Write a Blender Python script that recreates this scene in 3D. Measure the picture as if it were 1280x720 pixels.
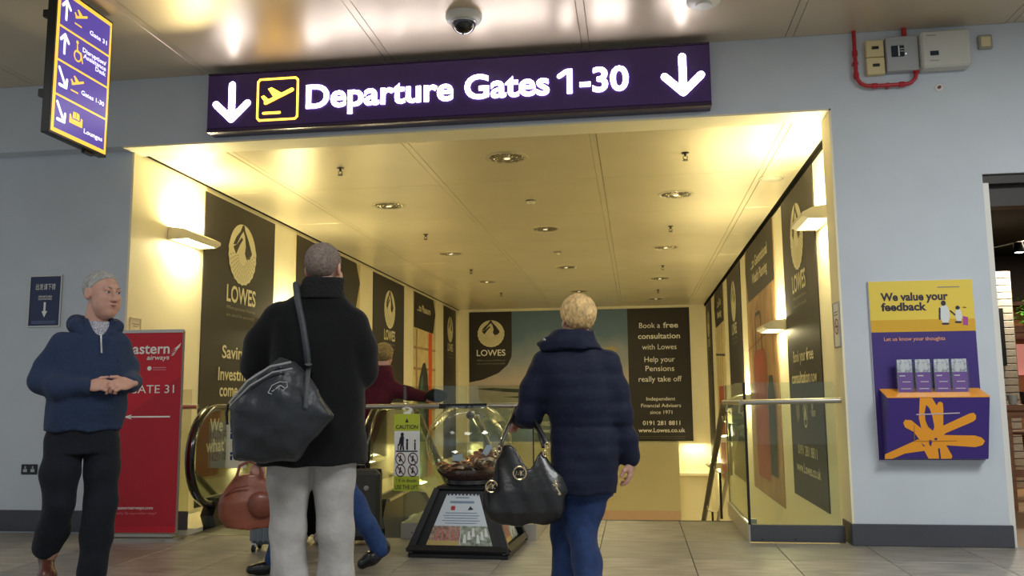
import bpy, math, random
import numpy as np
from mathutils import Matrix, Vector
random.seed(4); RNG = np.random.RandomState(7)
for o in list(bpy.data.objects): bpy.data.objects.remove(o)
S = bpy.context.scene; COL = S.collection
# ---------------------------------------------------------------- camera
cd = bpy.data.cameras.new('camera'); cam = bpy.data.objects.new('camera', cd); COL.objects.link(cam)
PITCH, YAW, ROLL, FPX = .127593, -.140354, -.0089098, 1083.6
_f = Vector((math.sin(YAW)*math.cos(PITCH), math.cos(YAW)*math.cos(PITCH), math.sin(PITCH)))
_r = Vector((math.cos(YAW), -math.sin(YAW), 0)); _u = _r.cross(_f)
r2 = math.cos(ROLL)*_r + math.sin(ROLL)*_u; u2 = -math.sin(ROLL)*_r + math.cos(ROLL)*_u
M = Matrix((r2, u2, -_f)).transposed().to_4x4(); M.translation = (0, 0, 1.08)
cam.matrix_world = M; cd.sensor_width = 36; cd.lens = FPX/1280*36; cd.clip_start = .05; cd.clip_end = 200
S.camera = cam
# ---------------------------------------------------------------- world, view, large lights
def lin(h):
    if isinstance(h, (tuple, list)): return tuple(h)[:3]
    h = h.lstrip('#'); c = [int(h[i:i+2], 16)/255 for i in (0, 2, 4)]
    return tuple(x/12.92 if x <= .04045 else ((x+.055)/1.055)**2.4 for x in c)
W = bpy.data.worlds.new('world'); S.world = W; W.use_nodes = True
bg = W.node_tree.nodes['Background']; bg.inputs[0].default_value = (.86, .94, 1, 1); bg.inputs[1].default_value = .42
S.view_settings.view_transform = 'Standard'; S.view_settings.look = 'None'
S.view_settings.exposure = .18; S.view_settings.gamma = 1; S.view_settings.use_curve_mapping = False
def area(name, loc, size, power, col, rot=(0, 0, 0), sy=None, parent=None, spread=None):
    l = bpy.data.lights.new(name, 'AREA'); l.energy = power; l.color = col; l.size = size
    if sy: l.shape = 'RECTANGLE'; l.size_y = sy
    if spread: l.spread = spread
    o = bpy.data.objects.new(name, l); COL.objects.link(o); o.location = loc; o.rotation_euler = rot
    if parent: o.parent = parent
    return o
WARM = (1, .86, .46); COOL = (.97, 1, .99)
area('hall_ceiling_lamp', (3.4, 3.2, 3.86), 1.6, 155, COOL)
area('hall_ceiling_lamp', (-.6, 1.0, 3.86), 1.6, 85, COOL)
area('hall_ceiling_lamp', (-4.8, 2.2, 3.86), 1.4, 26, COOL)
for yy in (10.3, 14.2, 18.2):
    area('corridor_fill', (-1.3, yy, 3.24), 2.6, 36, WARM, sy=.5)  # warm fill added under the corridor ceiling to brighten it, no fitting there
area('corridor_fill', (-1.4, 15.5, -.6), 2.5, 120, WARM)  # added warm fill above the stairwell to lift the lower walls
area('alcove_lamp', (1.33, 20.95, .02), .5, 9, WARM, sy=.3)
# ---------------------------------------------------------------- materials
MATS = {}
def mat(name, col, rough=.6, metal=0, emis=None, es=0, nscale=0, namt=0, bump=0, bscale=40, spec=.5, coat=0, sheen=0, stretch=None):
    if name in MATS: return MATS[name]
    m = bpy.data.materials.new(name); m.use_nodes = True; nt = m.node_tree; b = nt.nodes['Principled BSDF']
    c = lin(col); b.inputs['Base Color'].default_value = (*c, 1); b.inputs['Roughness'].default_value = rough
    b.inputs['Metallic'].default_value = metal; b.inputs['Specular IOR Level'].default_value = spec
    b.inputs['Coat Weight'].default_value = coat
    if sheen: b.inputs['Sheen Weight'].default_value = sheen*.35; b.inputs['Specular IOR Level'].default_value = .25
    if emis is not None:
        b.inputs['Emission Color'].default_value = (*lin(emis), 1); b.inputs['Emission Strength'].default_value = es
    if namt or bump:
        tc = nt.nodes.new('ShaderNodeTexCoord'); src = tc.outputs['Object']
        if stretch:
            mp = nt.nodes.new('ShaderNodeMapping'); mp.inputs['Scale'].default_value = stretch
            nt.links.new(src, mp.inputs['Vector']); src = mp.outputs[0]
    if namt:
        n = nt.nodes.new('ShaderNodeTexNoise'); n.inputs['Scale'].default_value = nscale; n.inputs['Detail'].default_value = 5
        nt.links.new(src, n.inputs['Vector'])
        r = nt.nodes.new('ShaderNodeValToRGB'); r.color_ramp.elements[0].position = .3; r.color_ramp.elements[1].position = .7
        r.color_ramp.elements[0].color = (*[x*(1-namt) for x in c], 1); r.color_ramp.elements[1].color = (*[min(1, x*(1+namt)) for x in c], 1)
        nt.links.new(n.outputs['Fac'], r.inputs[0]); nt.links.new(r.outputs[0], b.inputs['Base Color'])
    if bump:
        n = nt.nodes.new('ShaderNodeTexNoise'); n.inputs['Scale'].default_value = bscale; n.inputs['Detail'].default_value = 4
        nt.links.new(src, n.inputs['Vector'])
        bp = nt.nodes.new('ShaderNodeBump'); bp.inputs['Strength'].default_value = bump; bp.inputs['Distance'].default_value = .02
        nt.links.new(n.outputs['Fac'], bp.inputs['Height']); nt.links.new(bp.outputs[0], b.inputs['Normal'])
    MATS[name] = m; return m
def glassmat(name, tint, lo=.06, hi=.8, rough=.02):
    m = bpy.data.materials.new(name); m.use_nodes = True; nt = m.node_tree; nt.nodes.clear()
    o = nt.nodes.new('ShaderNodeOutputMaterial'); mx = nt.nodes.new('ShaderNodeMixShader')
    t = nt.nodes.new('ShaderNodeBsdfTransparent'); t.inputs[0].default_value = (*tint, 1)
    g = nt.nodes.new('ShaderNodeBsdfGlossy'); g.inputs['Roughness'].default_value = rough; g.inputs[0].default_value = (.95, 1, .95, 1)
    f = nt.nodes.new('ShaderNodeLayerWeight'); f.inputs[0].default_value = .15
    mr = nt.nodes.new('ShaderNodeMapRange'); mr.inputs[3].default_value = lo; mr.inputs[4].default_value = hi
    nt.links.new(f.outputs['Facing'], mr.inputs[0]); nt.links.new(mr.outputs[0], mx.inputs[0])
    nt.links.new(t.outputs[0], mx.inputs[1]); nt.links.new(g.outputs[0], mx.inputs[2]); nt.links.new(mx.outputs[0], o.inputs[0])
    MATS[name] = m; return m
WALLP = mat('white_wall_paint', '#C6CED6', .7, nscale=3, namt=.03)
CORR = mat('cream_corridor_wall', '#EBE3C4', .5, nscale=2, namt=.03)
CEILM = mat('metal_ceiling_panel', '#D6C6AC', .36, metal=.42, nscale=1.2, namt=.04)
CEILC = mat('cream_metal_ceiling_panel', '#D8CDAE', .33, metal=.35, nscale=1.2, namt=.05)
DARKGAP = mat('ceiling_void_black', '#1A1713', .9)
SKIRT = mat('charcoal_skirting', '#45474F', .45, nscale=6, namt=.06)
BLACKV = mat('black_vinyl', '#241F1C', .5, nscale=1.5, namt=.04)
CREAMP = mat('cream_print', '#D9D2AE', .5)
WHITEP = mat('white_print', '#F0EEE6', .5)
GREYP = mat('grey_print', '#8F897A', .5)
STEEL = mat('brushed_steel', '#B9B5AC', .28, metal=.95)
DKSTEEL = mat('dark_steel', '#3A3833', .3, metal=.8)
WHITEPL = mat('white_plastic', '#DEDDD6', .4)
BLACKPL = mat('black_plastic', '#0E0E10', .35)
RUBBER = mat('black_rubber', '#0A0A0C', .18, coat=.6)
GLASS = glassmat('balustrade_glass', (.885, .93, .875), .04, .6)
GLOBEG = glassmat('globe_glass', (.95, .96, .94), .03, .75)
CLEARPL = glassmat('clear_plastic', (.96, .96, .97), .05, .5)
# ---------------------------------------------------------------- mesh builder
class MB:
    def __init__(s): s.v = []; s.f = []
    def add(s, vs, fs):
        b = len(s.v); s.v += [tuple(v) for v in vs]; s.f += [tuple(b+i for i in f) for f in fs]; return s
    def box(s, x0, y0, z0, x1, y1, z1, c=0):
        if x0 > x1: x0, x1 = x1, x0
        if y0 > y1: y0, y1 = y1, y0
        if z0 > z1: z0, z1 = z1, z0
        if not c:
            return s.add([(x0,y0,z0),(x1,y0,z0),(x1,y1,z0),(x0,y1,z0),(x0,y0,z1),(x1,y0,z1),(x1,y1,z1),(x0,y1,z1)],
                     [(0,3,2,1),(4,5,6,7),(0,1,5,4),(1,2,6,5),(2,3,7,6),(3,0,4,7)])
        c = min(c, (x1-x0)/2.01, (y1-y0)/2.01, (z1-z0)/2.01); b = len(s.v)
        idx = {}
        vs = []
        for ix, X in ((0,(x0,x0+c)),(1,(x1,x1-c))):
            for iy, Y in ((0,(y0,y0+c)),(1,(y1,y1-c))):
                for iz, Z in ((0,(z0,z0+c)),(1,(z1,z1-c))):
                    for a in range(3):
                        idx[(ix,iy,iz,a)] = len(vs)
                        vs.append((X[0] if a==0 else X[1], Y[0] if a==1 else Y[1], Z[0] if a==2 else Z[1]))
        def I(x,y,z,a): return idx[(x,y,z,a)]
        fs = [(I(0,0,0,0),I(0,0,1,0),I(0,1,1,0),I(0,1,0,0)),(I(1,0,0,0),I(1,1,0,0),I(1,1,1,0),I(1,0,1,0)),
              (I(0,0,0,1),I(1,0,0,1),I(1,0,1,1),I(0,0,1,1)),(I(0,1,0,1),I(0,1,1,1),I(1,1,1,1),I(1,1,0,1)),
              (I(0,0,0,2),I(0,1,0,2),I(1,1,0,2),I(1,0,0,2)),(I(0,0,1,2),I(1,0,1,2),I(1,1,1,2),I(0,1,1,2))]
        for p in (0,1):
            for q in (0,1):
                fs.append((I(0,p,q,1),I(1,p,q,1),I(1,p,q,2),I(0,p,q,2)))
                fs.append((I(p,0,q,0),I(p,1,q,0),I(p,1,q,2),I(p,0,q,2)))
                fs.append((I(p,q,0,0),I(p,q,1,0),I(p,q,1,1),I(p,q,0,1)))
        for k in [(x,y,z) for x in (0,1) for y in (0,1) for z in (0,1)]: fs.append((I(*k,0),I(*k,1),I(*k,2)))
        return s.add(vs, fs)
    def tube(s, pts, r, n=10, closed=False, flat=1.0):
        pts = [Vector(p) for p in pts]; m = len(pts); rs = r if isinstance(r, (list, tuple)) else [r]*m
        prev = None; vs = []
        for i, p in enumerate(pts):
            if closed: t = pts[(i+1) % m]-pts[i-1]
            else: t = pts[min(i+1, m-1)]-pts[max(i-1, 0)]
            t.normalize()
            if prev is None:
                a = Vector((0,0,1)) if abs(t.z) < .9 else Vector((1,0,0)); nrm = t.cross(a).normalized()
            else: nrm = (prev - t*prev.dot(t)).normalized()
            prev = nrm; bn = t.cross(nrm)
            for k in range(n):
                a = 2*math.pi*k/n; vs.append(p + rs[i]*(math.cos(a)*nrm + flat*math.sin(a)*bn))
        fs = []
        for i in range(m if closed else m-1):
            j = (i+1) % m
            for k in range(n): fs.append((i*n+k, i*n+(k+1)%n, j*n+(k+1)%n, j*n+k))
        if not closed: fs += [tuple(range(n-1,-1,-1)), tuple((m-1)*n+k for k in range(n))]
        return s.add(vs, fs)
    def bar(s, p, q, r, n=10): return s.tube([p, q], r, n)
    def lathe(s, prof, c=(0,0,0), n=24, axis='z', cap=True):
        vs = []; fs = []
        for (r, z) in prof:
            for k in range(n):
                a = 2*math.pi*k/n; x, y = r*math.cos(a), r*math.sin(a)
                v = (x, y, z) if axis == 'z' else ((x, z, y) if axis == 'y' else (z, x, y))
                vs.append((v[0]+c[0], v[1]+c[1], v[2]+c[2]))
        for i in range(len(prof)-1):
            for k in range(n): fs.append((i*n+k, i*n+(k+1)%n, (i+1)*n+(k+1)%n, (i+1)*n+k))
        if cap: fs += [tuple(range(n-1,-1,-1)), tuple((len(prof)-1)*n+k for k in range(n))]
        return s.add(vs, fs)
    def prism(s, pts, d0, d1, plane='xz'):     # pts polygon; extruded along the remaining axis
        n = len(pts)
        f = {'xz': lambda a,b,d:(a,d,b), 'xy': lambda a,b,d:(a,b,d), 'yz': lambda a,b,d:(d,a,b)}[plane]
        return s.add([f(a,b,d0) for a,b in pts]+[f(a,b,d1) for a,b in pts],
              [tuple(range(n)), tuple(range(2*n-1, n-1, -1))]+[(i, n+i, n+(i+1)%n, (i+1)%n) for i in range(n)])
    # flat print on a surface facing local -y
    def poly(s, pts, y=0): return s.add([(a, y, b) for a, b in pts], [tuple(range(len(pts)))])
    def disc(s, cx, cz, rx, rz=None, y=0, n=20):
        rz = rz or rx; return s.poly([(cx+rx*math.cos(2*math.pi*k/n), cz+rz*math.sin(2*math.pi*k/n)) for k in range(n)], y)
    def ring(s, cx, cz, r0, r1, y=0, n=24, e=1.0):
        vs = []; fs = []
        for k in range(n):
            a = 2*math.pi*k/n
            for r in (r0, r1): vs.append((cx+r*e*math.cos(a), y, cz+r*math.sin(a)))
        for k in range(n): j = (k+1) % n; fs.append((2*k, 2*k+1, 2*j+1, 2*j))
        return s.add(vs, fs)
    def stroke(s, pts, w, y=0, rnd=True):
        for (a, b), (c, d) in zip(pts, pts[1:]):
            L = math.hypot(c-a, d-b) or 1e-6; nx, nz = -(d-b)/L*w/2, (c-a)/L*w/2
            s.poly([(a-nx, b-nz), (c-nx, d-nz), (c+nx, d+nz), (a+nx, b+nz)], y)
        if rnd:
            for a, b in pts: s.disc(a, b, w/2, y=y-.00005, n=10)
        return s
def mk(name, me, m, parent=None, loc=None, smooth=False, kind=None):
    o = bpy.data.objects.new(name, me); COL.objects.link(o)
    if m is not None and not me.materials: me.materials.append(m)
    if smooth: me.polygons.foreach_set('use_smooth', [True]*len(me.polygons))
    if parent: o.parent = parent
    if loc: o.location = loc
    if kind: o['kind'] = kind
    return o
def build(mb, name, m, parent=None, loc=None, smooth=False, kind=None, fix=True):
    me = bpy.data.meshes.new(name); me.from_pydata(mb.v, [], mb.f); me.validate()
    if smooth:
        me.polygons.foreach_set('use_smooth', [True]*len(me.polygons))
        me.set_sharp_from_angle(angle=math.radians(40))
    me.update(); return mk(name, me, m, parent, loc, False, kind)
def thing(name, label, cat, loc=(0,0,0), rz=0, group=None):
    o = bpy.data.objects.new(name, None); o.empty_display_size = .1; COL.objects.link(o); o.location = loc; o.rotation_euler = (0,0,rz)
    o['label'] = label; o['category'] = cat
    if group: o['group'] = group
    return o
def tag(o, label, cat, group=None):
    o['label'] = label; o['category'] = cat
    if group: o['group'] = group
    return o
def dup(root, loc, label, rz=None):
    r = root.copy(); COL.objects.link(r); r.location = loc; r['label'] = label
    if rz is not None: r.rotation_euler = (0,0,rz)
    for ch in list(root.children):
        c = ch.copy(); COL.objects.link(c); c.parent = r
        for g in list(ch.children):
            d = g.copy(); COL.objects.link(d); d.parent = c
    return r
# text on a surface facing local -y ; (x, z) = left/centre baseline; w = fitted width
def text(s, x, z, h, m, parent, w=None, bold=0, align='L', y=-.004, name='lettering', shear=0, ext=.0008, res=3):
    cu = bpy.data.curves.new('t', 'FONT'); cu.body = s; cu.size = 1; cu.offset = bold; cu.resolution_u = res; cu.shear = shear
    to = bpy.data.objects.new('t', cu); COL.objects.link(to)
    dg = bpy.context.evaluated_depsgraph_get(); dg.update()
    me = bpy.data.meshes.new_from_object(to.evaluated_get(dg)); bpy.data.objects.remove(to)
    n = len(me.vertices); co = np.zeros(n*3); me.vertices.foreach_get('co', co); co = co.reshape(-1, 3)
    x0, x1 = co[:,0].min(), co[:,0].max(); sz = h/.70
    sx = (w/(x1-x0)) if w else sz
    wd = (x1-x0)*sx; off = x - (wd/2 if align == 'C' else (wd if align == 'R' else 0))
    nc = np.stack([(co[:,0]-x0)*sx+off, np.full(n, y), co[:,1]*sz+z], 1)
    me.vertices.foreach_set('co', nc.ravel()); me.materials.clear(); me.update(); me.name = name
    return mk(name, me, m, parent)
# ---------------------------------------------------------------- setting
XL, XR, YB, ZC, ZH = -4.36, 1.69, 21.2, 3.30, 3.90
fl = build(MB().box(-9,-7,-.32,9,6.85,-.035), 'floor', mat('floor_screed', '#6E6A62', .8), kind='structure')
TILE = mat('stone_floor_tile', '#918C84', .30, nscale=6, namt=.42, bump=.12, bscale=60, stretch=(.6,2.2,1))
TILE2 = mat('stone_floor_tile_dark', '#88847C', .33, nscale=6, namt=.32, bump=.12, bscale=50, stretch=(.5,2.4,1))
def tilemesh(w, d, m):
    mb = MB().box(.0025,.0025,-.034,w-.0025,d-.0025,0,c=.002); me = bpy.data.meshes.new('tile'); me.from_pydata(mb.v, [], mb.f); me.materials.append(m); me.update(); return me
P = .6375
PY = 1.275
TM = [tilemesh(P,PY,TILE), tilemesh(P,PY,TILE2)]
xs = [-.2925+P*i for i in range(-14, 12)]
for i, x in enumerate(xs):
    for j in range(-2, 1):
        o = mk('tile', TM[random.random() < .35], None, fl, loc=(x, 6.165+PY*j, 0))
        if j == 0: o.scale = (1, (6.85-6.165)/PY, 1)
build(MB().box(-9,-7,-.034,9,6.165-2*PY,0), 'tile', TILE, fl, kind='stuff')
fl2 = build(MB().box(-.79,6.85,-.32,.82,8.0,-.035).box(-4.36,6.85,-.32,-3.9,7.12,-.035).box(1.5,6.85,-.32,2.62,7.07,-.035).box(2.6,6.85,-.32,9,16,-.035), 'floor', mat('floor_screed', ''), kind='structure')
TM2 = [tilemesh(P, 1.15, TILE), tilemesh(P, 1.15, TILE2)]
for x, w in ((-.79,.4975),(-.2925,P),(.345,.475)):
    for j in range(1):
        o = mk('tile', TM2[(j+int(x*3)) % 2], None, fl2, loc=(x, 6.85+.575*j, 0)); o.scale = (w/P, 1, 1)
build(MB().box(-4.36,6.85,-.034,-3.9,7.12,0), 'tile', TILE, fl2)
build(MB().box(1.5,6.85,-.034,2.62,7.07,0), 'tile', TILE, fl2)
build(MB().box(2.62,6.85,-.034,9,16,0), 'shop_floor', mat('shop_floor_board', '#B08A62', .4, nscale=4, namt=.15, stretch=(1,8,1)), fl2)
build(MB().box(-.79,7.975,-.03,.82,8.012,.002), 'stair_nosing', DKSTEEL, fl2)
# walls
wf = MB()
wf.box(-9,6.8,3.30,9,7.07,ZH+.1)              # bulkhead over the opening
wf.box(-9,6.95,-.3,XL-.02,7.15,3.30)              # set back wall on the left
wf.box(1.555,6.8,-.3,2.62,7.07,3.30)          # pier on the right
wf.box(2.62,6.8,2.73,9,7.07,3.30)
build(wf, 'wall_front', WALLP, kind='structure')
rv = MB().box(XL-.02,6.798,3.285,1.553,7.075,3.3005).box(1.5395,6.798,0.0,1.556,7.075,3.30)
build(rv, 'trim_1', CORR, kind='structure')
build(MB().box(XL,7.0755,3.297,XR,7.096,3.33), 'header_shade_strip', mat('painted_gap_shade', '#3A342A', .8), kind='structure')  # dark strip painting the shade in the gap between header and ceiling
build(MB().box(XL-.02,6.949,-4.2,XL,YB,ZC), 'wall_left', CORR, kind='structure')
build(MB().box(XR,7.07,-4.2,XR+.2,YB,ZC), 'wall_right', CORR, kind='structure')
LOWW = mat('olive_lower_wall', '#B8B08E', .45, nscale=1, namt=.05)
bw = MB().box(XL,YB,-4.2,XR,YB+.2,ZC); bw.box(XL,20.95,-4.2,.95,YB,.05)
build(bw, 'wall_back', CORR, kind='structure')
build(MB().box(XL,20.90,-4.2,.95,20.949,.045), 'wall_back', LOWW, kind='structure')
build(MB().box(XL,20.87,-1.85,.95,20.899,-1.52), 'trim_2', mat('pinkish_trim', '#B89A86', .5), kind='structure')
build(MB().box(.951,21.05,-.74,XR,21.199,-.66,c=.01), 'trim_3', CORR, kind='structure')
build(MB().box(XL,8,-4.3,XR,YB,-4.2), 'floor', mat('lower_floor', '#8C8474', .5), kind='structure')
build(MB().box(-9,6.785,0,1.55,6.8,0.0001), 'trim_4', SKIRT, kind='structure') if False else None
bb = MB().box(-9,6.93,0,-4.30,6.95,.175,c=.004)
build(bb, 'baseboard_left', SKIRT, kind='structure')
build(MB().box(1.53,6.775,0,2.635,6.80,.155,c=.004).box(1.53,6.80,0,1.5395,7.07,.155).box(2.62,6.80,0,2.635,7.07,.155), 'baseboard_right', SKIRT, kind='structure')
# doorway on the right, dark frame
build(MB().box(2.62,6.83,2.66,5.5,7.0,2.73).box(2.62,6.9,2.5,5.5,7.05,2.66), 'door_1', mat('dark_door_head', '#2A2420', .5), kind='structure')
build(MB().box(2.62,6.802,.0,2.66,7.06,2.66), 'trim_5', WHITEPL, kind='structure')
# hall sides behind the camera
# ceilings built of panels
def ceiling(xs, ys, z, m, name='ceiling', strip=.055, back=None):
    base = build(MB().box(xs[0],ys[0],z+.03,xs[-1],ys[-1],z+.10), name, DARKGAP, kind='structure')
    cache = {}
    for i in range(len(xs)-1):
        for j in range(len(ys)-1):
            w = xs[i+1]-xs[i]-strip-.008; d = ys[j+1]-ys[j]-.005; key = (round(w,3), round(d,3))
            if key not in cache:
                mb = MB().box(-w/2,-d/2,0,w/2,d/2,.028,c=.003); me = bpy.data.meshes.new('ceiling_panel'); me.from_pydata(mb.v, [], mb.f); me.materials.append(m); me.update(); cache[key] = me
            mk('ceiling_panel', cache[key], None, base, loc=((xs[i]+xs[i+1])/2, (ys[j]+ys[j+1])/2, z))
    for x in xs[1:-1]:
        build(MB().box(x-strip/2,ys[0],z+.002,x+strip/2,ys[-1],z+.028), 'joint_strip', m, base)
    return base
ceiling([-9,-6.86,-5.23,-3.60,-1.97,-.33,1.27,2.9,4.53,6.2,9], [-3,-.6,1.2,3.0,5.0,6.797], ZH, CEILM)
ceiling([XL,-3.55,-1.94,-.31,1.29,XR], [7.078,8.62]+[8.62+1.70*k for k in range(1,7)]+[20.4,YB], ZC, CEILC)
build(MB().box(XR-.012,7.08,ZC-.05,XR,YB,ZC-.004).box(XL+.0005,7.10,ZC-.003,XL+.034,YB,ZC+.028).box(XR-.034,7.10,ZC-.003,XR-.0005,YB,ZC+.028), 'wall_top_shade_strip', mat('painted_shadow_line', '#0E0C09', 1, spec=.1), kind='structure')  # shadow gap where walls meet ceiling, painted as dark strips
# ---------------------------------------------------------------- advert panels of the corridor walls
def feather_logo(p, cx, cz, R, tc=CREAMP, dk=BLACKV):
    n = 44; pts = []
    for k in range(n):
        a = 2*math.pi*k/n; rr = R*(1 + (.035 if (math.sin(a) < .25 and k % 2) else 0))
        pts.append((cx+rr*math.cos(a), cz+rr*math.sin(a)))
    build(MB().poly(pts, -.0046), 'emblem', tc, p)
    d = MB()
    q = lambda L: [(cx+a*R, cz+b*R) for a, b in L]
    d.poly(q([(-.06,.98),(.06,.98),(.12,.82),(.40,.52),(.68,.12),(.52,-.08),(.28,-.14),(.14,.05),(.20,.30),(.12,.62),(.0,.78),(-.18,.62),(-.46,.28),(-.72,.22),(-.50,.52),(-.22,.74)]), -.0054)
    d.poly(q([(-.70,.16),(-.50,-.06),(-.22,.30),(-.02,.50),(-.12,.56),(-.42,.30)]), -.0056)
    build(d, 'bird_outline', dk, p)
    g = MB()
    for ri, r0 in enumerate((.30,.46,.62,.78)):
        for k in range(-6-ri, 7+ri):
            an = -math.pi/2+(k+.5*(ri % 2))*(1.55/(6+ri))
            X, Z = r0*1.02*math.cos(an), r0*math.sin(an)-.10*(1-r0)
            if Z > .10: continue
            X2, Z2 = X+.13*math.cos(an), Z+.13*math.sin(an)
            g.stroke([(cx+X*R, cz+Z*R), (cx+X2*R, cz+Z2*R)], .022*R, -.0058, False)
    build(g, 'feather_lines', mat('feather_olive_print', '#8E8768', .5), p)  # printed feather strokes in medium olive
def board(p, x0, z0, x1, z1, m=BLACKV, t=.012, name='panel_board'):
    return build(MB().box(x0,0,z0,x1,t,z1,c=.002), name, m, p)
ORG = mat('orange_photo_wall', '#A08058', .5, nscale=3, namt=.25)
REDP = mat('red_photo_print', '#9A4A34', .5, nscale=3, namt=.2)
TEAL = mat('teal_photo_print', '#4E6664', .5, nscale=5, namt=.2)
CRM2 = mat('pale_photo_print', '#CDBB88', .5, nscale=4, namt=.15)
SLATE = mat('dark_slate_print', '#2C2F33', .5)
ZB, ZT = .04, 3.245
spans = [('A',8.24,9.98),('B',10.66,13.33),('C',14.05,16.02),('D',16.75,18.65),('E',19.5,20.85)]
def lowes(p, w, logo_z=2.72, R=.34, cap=.115, lw=.72, ls=2.13):
    feather_logo(p, 0, logo_z, R)
    text('LOWES', 0, logo_z-R-.05-cap*1.45, cap*1.55, CREAMP, p, w=lw, bold=.022, align='C', y=-.006)
    text('Where personal finances', 0, logo_z-R-.30, .04, GREYP, p, w=lw*.98, align='C', y=-.006, shear=.25, res=1)
    text('are cared for personally', 0, logo_z-R-.38, .04, GREYP, p, w=lw*.98, align='C', y=-.006, shear=.25, res=1)
def arrowtag(p, w, lines, zt=ZT, drop=.72, flip=1):
    h = w/2; s = flip
    pts = [(-h*s, zt-.002), (h*s-.22*s, zt-.002), (h*s-.02*s, zt-.30), (h*s-.24*s, zt-drop), (-h*s, zt-drop+.02)]
    if s < 0: pts = pts[::-1]
    build(MB().poly(pts, -.004), 'banner_tag', BLACKV, p)
    z = zt-.36
    for l, tw in lines:
        text(l, -.12*s, z, .14, CREAMP, p, w=tw, bold=.022, align='C', y=-.006); z -= .22
def wallpanel(side, key, y0, y1, label):
    w = y1-y0; x = XL if side == 'L' else XR
    p = thing('advert_panel', label, 'advert', (x + (.0125 if side == 'L' else -.0125), (y0+y1)/2, 0), math.pi/2 if side == 'L' else -math.pi/2)
    return p, w
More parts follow.
